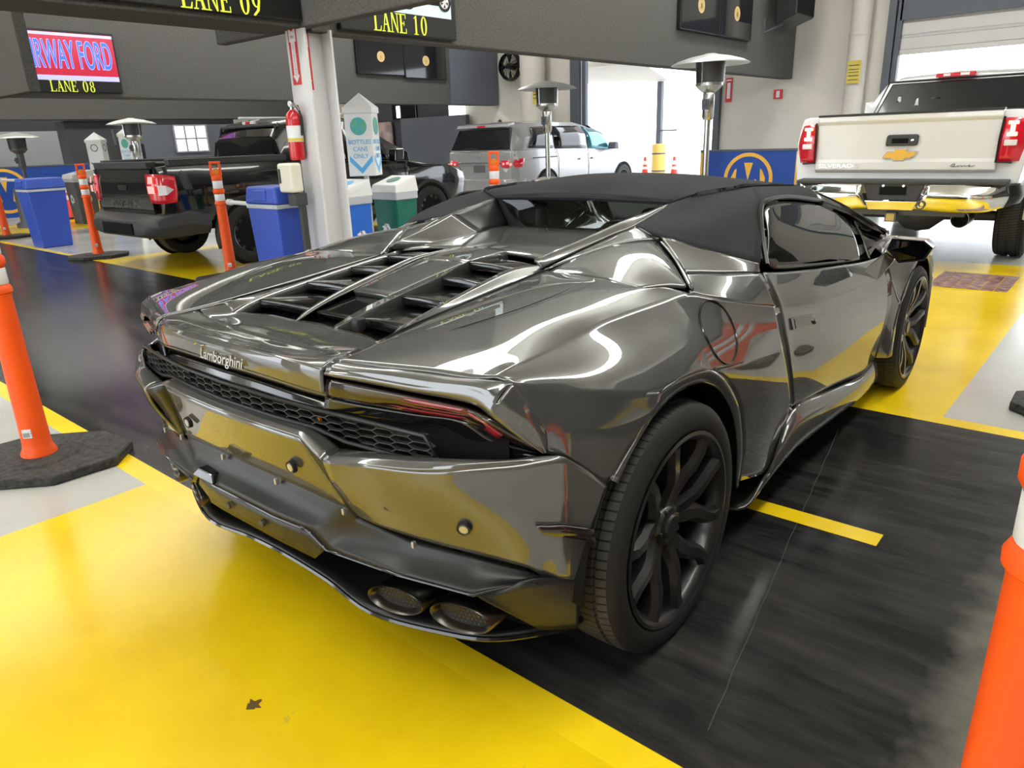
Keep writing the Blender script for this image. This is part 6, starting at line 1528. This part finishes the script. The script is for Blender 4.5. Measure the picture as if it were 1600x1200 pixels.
# ---- white full size pickup
def white_pickup():
    V = empty('pickup_truck', (-.11,6.50,0), 'white full size pickup truck with chrome bumper seen from behind at the right', 'truck')
    Wp = M['white_paint']
    mb = MB(); h = lambda z: [(0,.70),(.86,.70),(.98,.74),(1.012,1.0),(1.0,1.30),(.965,z),(.90,z+.01),(0,z+.01)]
    loft(mb, [(.03,h(1.43)),(.30,h(1.44)),(2.0,h(1.45))]); mb.build('bed', Wp, V, 30, .012)
    cb = lambda z: [(0,.55),(.92,.55),(.99,.62),(1.015,1.0),(.99,1.30),(.95,z),(0,z)]
    mb = MB(); loft(mb, [(2.03,cb(1.42)),(4.0,cb(1.42)),(4.4,cb(1.35)),(5.5,[(0,.55),(.85,.55),(.95,.65),(.98,1.0),(.94,1.22),(.86,1.28),(0,1.30)]),(5.75,[(0,.5),(.78,.5),(.86,.6),(.88,.9),(.85,1.1),(.78,1.15),(0,1.16)])]); mb.build('lower_cab', Wp, V, 35, .012)
    gh = lambda zt, wt, wb=.94: [(0,1.40),(wb,1.40),((wb+wt)/2+.035,1.62),(wt,zt-.06),(wt-.10,zt-.01),(0,zt+.015)]
    mb = MB(); loft(mb, [(2.04,gh(1.62,.86)),(2.16,gh(1.86,.74)),(2.42,gh(1.905,.71)),(3.3,gh(1.91,.71)),(3.7,gh(1.84,.72)),(4.42,gh(1.44,.86))]); mb.build('cab_roof', Wp, V, 40, .01)
    mb = MB(); mb.slab([(-.80,1.985,1.45),(.80,1.985,1.45),(.665,2.07,1.81),(-.665,2.07,1.81)], .04, (0,-1,.24)); rw = mb.build('rear_window', M['screen_black'], V, 0, .02)
    mb = MB(); mb.tube([(-.83,1.985,1.435),(.83,1.985,1.435),(.69,2.075,1.825),(-.69,2.075,1.825)], .014, 6, True); mb.build('window_rubber', M['black_satin'], rw, 30)
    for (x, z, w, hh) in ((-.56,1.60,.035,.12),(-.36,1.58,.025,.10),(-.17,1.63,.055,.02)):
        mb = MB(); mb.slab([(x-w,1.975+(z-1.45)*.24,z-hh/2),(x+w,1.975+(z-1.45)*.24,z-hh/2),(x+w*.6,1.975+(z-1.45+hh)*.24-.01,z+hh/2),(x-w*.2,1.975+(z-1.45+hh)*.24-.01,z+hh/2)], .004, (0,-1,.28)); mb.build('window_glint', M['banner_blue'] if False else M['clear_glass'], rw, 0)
    mb = MB(); mb.box(-.20,2.03,1.845,.20,2.16,1.885); bl = mb.build('third_brake_lamp', M['lamp_red'], V, 0, .01)
    for x0, x1 in ((-.12,-.05),(.05,.14)):
        MB().box(x0,2.022,1.852,x1,2.03,1.879).build('clear_lens', M['lamp_white'], bl, 0)
    side_panes(V, [[(.965,2.30,1.44),(.965,3.05,1.44),(.765,3.05,1.80),(.765,2.42,1.80)], [(.965,3.16,1.44),(.965,4.18,1.42),(.80,3.66,1.74),(.765,3.16,1.81)]], M['screen_black'])
    mb = MB(); mb.slab([(-.68,3.72,1.83),(.68,3.72,1.83),(.85,4.42,1.46),(-.85,4.42,1.46)], .01, (0,1,1)); mb.build('windscreen', M['screen_black'], V, 0)
    # tailgate
    tg = MB(); tg.prism([(.02,.90),(-.015,.93),(-.015,1.0),(.0,1.03),(-.01,1.36),(-.03,1.39),(-.03,1.44),(.05,1.45),(.05,.90)], 'x', -.80, .80); tg = tg.build('tailgate', Wp, V, 0, .008, recalc=True)
    MB().box(-.80,-.035,1.44,.80,.10,1.462).build('tailgate_cap', M['black_satin'], tg, 0, bevel=.006)
    hb = MB(); hb.prism([(-.135,1.15),(.125,1.15),(.14,1.165),(.145,1.24),(.13,1.255),(-.12,1.255),(-.135,1.24),(-.14,1.165)], 'y', -.035, .0); hb = hb.build('tailgate_handle', M['grey_plastic'], tg, 0, .01, recalc=True)
    MB().box(-.085,-.04,1.175,.06,-.034,1.22).build('handle_recess', M['black_matt'], hb, 0, bevel=.006)
    mb = MB(); mb.lathe([(0,-.042),(.013,-.041),(.014,-.034)], 14, (.095,0,1.20), 'y'); mb.build('handle_lock', M['chrome'], hb, 0)
    bt = [(-.155,-.035),(-.06,-.035),(-.06,-.058),(.05,-.058),(.05,-.035),(.115,-.035),(.155,.025),(.06,.025),(.06,.052),(-.05,.052),(-.05,.025),(-.115,.025)]
    mb = MB(); mslab(mb, FACE_NY(-.005,-.010,1.075), bt, .014); be = mb.build('bowtie_emblem', M['chrome'], tg, 0)
    mb = MB(); mslab(mb, FACE_NY(-.005,-.022,1.073), [(a*.93,b*.86) for a,b in bt], .006); mb.build('emblem_face', M['gold'], be, 0)
    mb = MB(); mb.text('SILVERADO', .052, FACE_NY(-.56,-.016,.965), .004, 1.5); mb.build('model_letters', M['chrome'], tg, 0)
    mb = MB(); sg = [(.44,.958),(.455,.975),(.475,.982),(.47,.962),(.45,.956),(.49,.958),(.505,.968),(.50,.958),(.53,.966),(.535,.956),(.555,.968),(.565,.958),(.60,.972),(.59,.956),(.64,.966)]
    mb.tube(curve([(x,-.019,z) for x,z in sg], 3), .003, 5); mb.build('script_mark', M['frame_dark'], tg)
    # lamps
    for s in (1,-1):
        mb = MB(); G = patch([[(s*.815,-.02,1.375),(s*.91,-.005,1.37),(s*.985,.06,1.355),(s*1.0,.16,1.34)], [(s*.805,-.035,1.2),(s*.92,-.02,1.19),(s*1.01,.05,1.18),(s*1.025,.17,1.18)], [(s*.80,-.02,1.0),(s*.91,-.005,1.0),(s*.995,.06,1.0),(s*1.015,.15,1.0)]], 4, 4)
        mb.grid(G, orient(G, (0,1,1.2))); lm = mb.build('tail_lamp', M['lamp_red'], V, 40, 0, .05)
        mb = MB(); mb.tube([(s*.812,-.03,1.385),(s*.80,-.045,1.2),(s*.797,-.03,.995),(s*.92,-.02,.992)], .010, 6); mb.build('lamp_frame', M['black_satin'], lm, 30)
        cx = .885
        for (w, z0, z1, m) in ((.04,1.315,1.345,'lamp_amber'),(.018,1.25,1.315,'lamp_amber'),(.04,1.215,1.25,'lamp_amber'),(.05,1.135,1.185,'lamp_white')):
            mb = MB(); mb.box(s*cx-w,-.04,z0,s*cx+w,-.015,z1); mb.build('lit_window', M[m], lm, 0, .006)
    # chrome bumper
    B = empty('rear_bumper', (0,0,0), '', None); B.parent = V; del B['label']
    for s in (1,-1):
        mb = MB(); G = patch([[(s*.28,-.16,.80),(s*.55,-.155,.80),(s*.80,-.11,.805),(s*.92,-.05,.81)], [(s*.26,-.19,.70),(s*.55,-.185,.69),(s*.82,-.14,.69),(s*.95,-.06,.70)], [(s*.20,-.16,.575),(s*.52,-.155,.555),(s*.78,-.12,.56),(s*.92,-.05,.60)]], 5, 4)
        mb.grid(G, orient(G, (0,.5,.7))); mb.build('chrome_end', M['chrome'], B, 40, 0, .02)
        mb = MB(); G = patch([[(s*.92,-.05,.81),(s*.99,.05,.81),(s*1.01,.25,.80)], [(s*.95,-.06,.70),(s*1.02,.05,.70),(s*1.03,.27,.69)], [(s*.92,-.05,.60),(s*.99,.05,.62),(s*1.01,.24,.62)]], 4, 4)
        mb.grid(G, orient(G, (0,.5,.7))); mb.build('corner_step', M['black_satin'], B, 40, 0, .02)
    mb = MB(); mb.prism([(-.14,.80),(-.14,.835),(.05,.845),(.05,.80)], 'x', -.93, .93); mb.build('step_pad', M['grey_plastic'], B, 0, .01, recalc=True)
    mb = MB(); mb.slab([(-.27,-.12,.80),(.27,-.12,.80),(.22,-.12,.65),(-.22,-.12,.65)], .03, (0,-1,0)); pr = mb.build('plate_recess', M['grey_plastic'], B, 0)
    MB().box(-.12,-.128,.70,.12,-.12,.78).build('bare_bracket', M['black_matt'], pr, 0)
    for x in (-.09,.09):
        mb = MB(); mb.lathe([(0,-.132),(.01,-.131),(.01,-.12)], 10, (x,0,.785), 'y'); mb.build('plate_bulb', M['lit_white'], pr, 0)
    mb = MB(); mb.slab([(-.24,-.165,.645),(.24,-.165,.645),(.20,-.155,.56),(-.20,-.155,.56)], .02, (0,-1,0)); mb.build('chrome_middle', M['chrome'], B, 0, .006)
    mb = MB(); n = 16; mb.tube([(.27+.035*math.cos(2*PI*i/n),-.19,.615+.035*math.sin(2*PI*i/n)) for i in range(n)], .007, 6, True); mb.build('chain_ring', M['frame_dark'], B)
    # underneath
    mb = MB(); mb.prism([(-.05,.44),(.05,.44),(.05,.53),(-.05,.53)], 'y', -.10, .5); hr = mb.build('hitch_receiver', M['frame_dark'], V, 0, recalc=True)
    MB().box(-.036,-.105,.452,.036,-.099,.518).build('hitch_opening', M['brass'], hr, 0)
    mb = MB(); mb.box(-.62,-.02,.50,.62,.06,.57); mb.build('hitch_beam', M['frame_dark'], V, 0)
    for s in (1,-1):
        MB().box(min(s*.42,s*.50),0,.52,max(s*.42,s*.50),5.2,.66).build('frame_rail', M['frame_dark'], V, 0)
    MB().box(-.5,1.9,.42,.5,3.6,.58).build('underside_pan', M['black_matt'], V, 0)
    mb = MB(); mb.lathe([(.05,-.85),(.06,-.25),(.17,-.12),(.19,0),(.17,.12),(.06,.25),(.05,.85)], 24, (0,1.18,.40), 'x'); mb.build('rear_axle', M['frame_dark'], V, 40)
    mb = MB(); mb.tube([(.62,1.4,.50),(.60,.55,.50),(.58,.10,.49)], .055, 14); ex = mb.build('exhaust_pipe', M['grey_plastic'], V, 40)
    mb = MB(); mb.lathe([(.072,-.06),(.078,-.06),(.078,.25),(.072,.25),(.072,-.06)], 24, (.585,.05,.475), 'y', True); mb.build('exhaust_tip', M['steel'], ex, 40)
    mb = MB(); mb.lathe([(0,.02),(.072,.02)], 20, (.585,.05,.475), 'y', True); mb.build('exhaust_hole', M['black_matt'], ex, 0)
    for s in (1,-1):
        for wy in (1.18, 4.85):
            a = [math.radians(q) for q in range(0, 181, 12)]
            mb = MB(); G = [[(s*1.018, wy+.46*math.cos(t), .42+.46*math.sin(t)) for t in a], [(s*1.03, wy+.50*math.cos(t), .42+.50*math.sin(t)) for t in a]]
            mb.grid(G, orient(G, (0,wy,.4))); mb.build('wheel_arch_lip', Wp, V, 30, 0, .02)
            mb = MB(); mb.lathe([(0,0),(.46,0)], 32, (s*1.016,wy,.43), 'x', True); mb.build('wheel_well', M['black_matt'], V, 0)
            road_wheel(V, s*1.03, wy, .405, .265, .235, s, 'steel', 6, .06)
        mb = MB(); mb.prism([(3.95,1.42),(4.08,1.42),(4.10,1.66),(3.97,1.68)], 'x', s*1.03, s*1.22); mb.build('door_mirror', M['black_satin'], V, 0, .03, recalc=True)
        mb = MB(); mb.slab([(s*.62,5.74,1.08),(s*.86,5.62,1.12),(s*.90,5.35,1.16),(s*.90,5.4,.92),(s*.80,5.72,.88)], .02, (s*.6,.7,0)); mb.build('headlamp', M['lamp_white'], V, 0)
    return V
white_pickup()
# ---- silver minivan
def minivan():
    V = empty('minivan', (-8.87,10.05,0), 'silver minivan with dark glass parked near the far door', 'van')
    S = M['van_silver']
    lo = lambda w, zb, zt: [(0,zb),(w-.12,zb),(w-.02,zb+.12),(w,.62),(w-.01,.86),(w-.04,zt),(0,zt)]
    mb = MB(); loft(mb, [(.0,[(0,.32),(.70,.32),(.82,.42),(.86,.62),(.86,.86),(.84,1.10),(0,1.10)]),(.12,lo(.97,.30,1.12)),(.8,lo(1.0,.26,1.13)),(2.0,lo(1.005,.24,1.08)),(3.4,lo(1.0,.24,1.02)),(4.2,lo(.99,.26,.96)),(4.8,[(0,.28),(.75,.28),(.88,.4),(.92,.60),(.88,.74),(.78,.82),(0,.86)]),(5.12,[(0,.32),(.5,.32),(.62,.42),(.66,.55),(.6,.64),(.5,.70),(0,.72)])]); mb.build('lower_body', S, V, 40, .01)
    up = lambda zb, zt, wb, wt: [(0,zb),(wb,zb),(wb-.05,(zb+zt)/2),(wt+.03,zt-.14),(wt-.05,zt-.03),(0,zt+.02)]
    mb = MB(); loft(mb, [(.06,up(1.08,1.20,.90,.86)),(.28,up(1.09,1.58,.92,.74)),(.48,up(1.10,1.66,.94,.70)),(1.4,up(1.08,1.69,.96,.70)),(2.4,up(1.05,1.68,.96,.69)),(3.0,up(1.02,1.58,.95,.68)),(3.6,up(1.0,1.28,.94,.74)),(4.15,up(.95,1.0,.92,.84))]); mb.build('upper_body', S, V, 40, .01)
    mb = MB(); mb.slab([(-.80,.0,1.15),(.80,.0,1.15),(.69,.17,1.545),(-.69,.17,1.545)], .03, (0,-1,.4)); rw = mb.build('rear_window', M['screen_black'], V, 0, .02)
    mb = MB(); mb.tube([(-.45,-.03,1.165),(-.2,-.02,1.18),(.0,-.03,1.165)], .010, 6); mb.build('wiper', M['black_satin'], rw)
    mb = MB(); mb.prism([(.10,1.575),(.14,1.635),(.34,1.665),(.34,1.62)], 'x', -.70, .70); sp = mb.build('roof_spoiler', S, V, 0, .01, recalc=True)
    MB().box(-.10,.095,1.585,.10,.125,1.615).build('third_brake_lamp', M['lamp_red'], sp, 0)
    mb = MB(); mb.lathe([(.05,0),(.03,.04),(0,.05)], 12, (.0,.7,1.69)); mb.build('roof_antenna', M['black_satin'], V)
    for s in (1,-1):
        mb = MB(); G = patch([[(s*.60,-.02,.93),(s*.80,.0,.945),(s*.93,.10,.96),(s*.985,.28,.97)], [(s*.60,-.03,.86),(s*.81,-.01,.86),(s*.95,.09,.86),(s*.995,.25,.88)], [(s*.62,-.02,.80),(s*.80,.0,.79),(s*.94,.09,.79),(s*.985,.20,.80)]], 4, 3)
        mb.grid(G, orient(G, (0,1,.8))); lm = mb.build('tail_lamp', M['lamp_red'], V, 40, 0, .03)
        for q in ((.68,.87),(.78,.885),(.86,.86)):
            mb = MB(); mb.lathe([(0,-.045),(.022,-.04),(.025,-.01)], 12, (s*q[0],.0,q[1]), 'y'); mb.build('lit_bulb', M['lamp_lit'], lm, 0)
        mb = MB(); mb.slab([(s*.64,-.015,.78),(s*.84,.005,.775),(s*.80,.01,.69),(s*.70,-.01,.71)], .012, (0,-1,0)); mb.build('reversing_lens', M['lamp_white'], lm, 0)
    MB().box(-.60,-.03,.86,.60,.03,.905).build('chrome_strip', M['steel'], V, 0, bevel=.008)
    mb = MB(); mb.slab([(-.34,-.006,.84),(.34,-.006,.84),(.30,-.006,.58),(-.30,-.006,.58)], .02, (0,-1,0)); pr = mb.build('plate_recess', M['van_silver'], V, 0, .012)
    MB().box(-.16,-.012,.70,.16,-.004,.84).build('bare_plate_area', M['disc'], pr, 0)
    mb = MB(); mslab(mb, FACE_NY(0,-.005,1.03), [(-.05,-.05),(-.03,-.05),(-.025,0),(.025,0),(.03,-.05),(.05,-.05),(.045,.05),(.028,.05),(.02,.015),(-.02,.015),(-.028,.05),(-.045,.05)], .006); mb.build('rear_badge', M['chrome'], V, 0)
    mb = MB(); loft(mb, [(-.10,[(0,.34),(.70,.34),(.80,.40),(.80,.52),(.72,.56),(0,.56)]),(.02,[(0,.30),(.80,.30),(.92,.38),(.94,.52),(.90,.58),(0,.58)]),(.30,[(0,.30),(.85,.30),(.98,.38),(1.0,.52),(.97,.58),(0,.58)])]); mb.build('rear_bumper', S, V, 35, .012)
    side_panes(V, [[(.955,.46,1.16),(.965,1.28,1.13),(.76,1.28,1.58),(.76,.76,1.56)], [(.965,1.34,1.12),(.965,2.50,1.09),(.75,2.50,1.57),(.76,1.34,1.58)]], M['screen_black'], .02, mid=(1.39,.925))
    side_panes(V, [[(.965,2.58,1.09),(.965,3.78,1.03),(.775,3.08,1.50),(.755,2.58,1.56)]], M['van_painted_sky_glass'], .02, 'front_side_window', mid=(1.37,.92))
    mb = MB(); mb.slab([(-.66,3.02,1.58),(.66,3.02,1.58),(.84,4.15,1.0),(-.84,4.15,1.0)], .012, (0,.5,1)); mb.build('windscreen', M['screen_black'], V, 0)
    for s in (1,-1):
        MB().box(min(s*.985,s*1.012),.55,.955,max(s*.985,s*1.012),1.36,.972).build('slide_rail', M['black_satin'], V, 0)
        mb = MB(); mb.tube([(s*1.0,1.40,.40),(s*1.008,1.42,.9),(s*.985,1.36,1.10)], .005, 5); mb.build('door_gap', M['black_matt'], V)
        mb = MB(); mb.tube([(s*.998,2.54,.38),(s*1.008,2.54,.8),(s*.98,2.54,1.08)], .005, 5); mb.build('door_gap', M['black_matt'], V)
        for y0 in (2.16, 2.66):
            MB().box(min(s*1.0,s*1.035),y0,.86,max(s*1.0,s*1.035),y0+.26,.90).build('door_handle', M['chrome'], V, 0, bevel=.01)
        mb = MB(); mb.prism([(3.30,1.05),(3.48,1.05),(3.48,1.20),(3.34,1.20)], 'x', s*1.0, s*1.2); mb.build('door_mirror', M['frame_dark'], V, 0, .03, recalc=True)
        for wy in (1.02, 4.02):
            mb = MB(); mb.lathe([(0,0),(.385,0)], 32, (s*1.008,wy,.36), 'x', True); mb.build('wheel_well', M['black_matt'], V, 0)
            road_wheel(V, s*1.012, wy, .345, .22, .225, s, 'steel', 5, .07)
    return V
M['van_painted_sky_glass'] = mat('glass_with_painted_sky', (.12,.32,.42), .06, .6, .6)  # blue sky reflection is put into the glass colour
minivan()
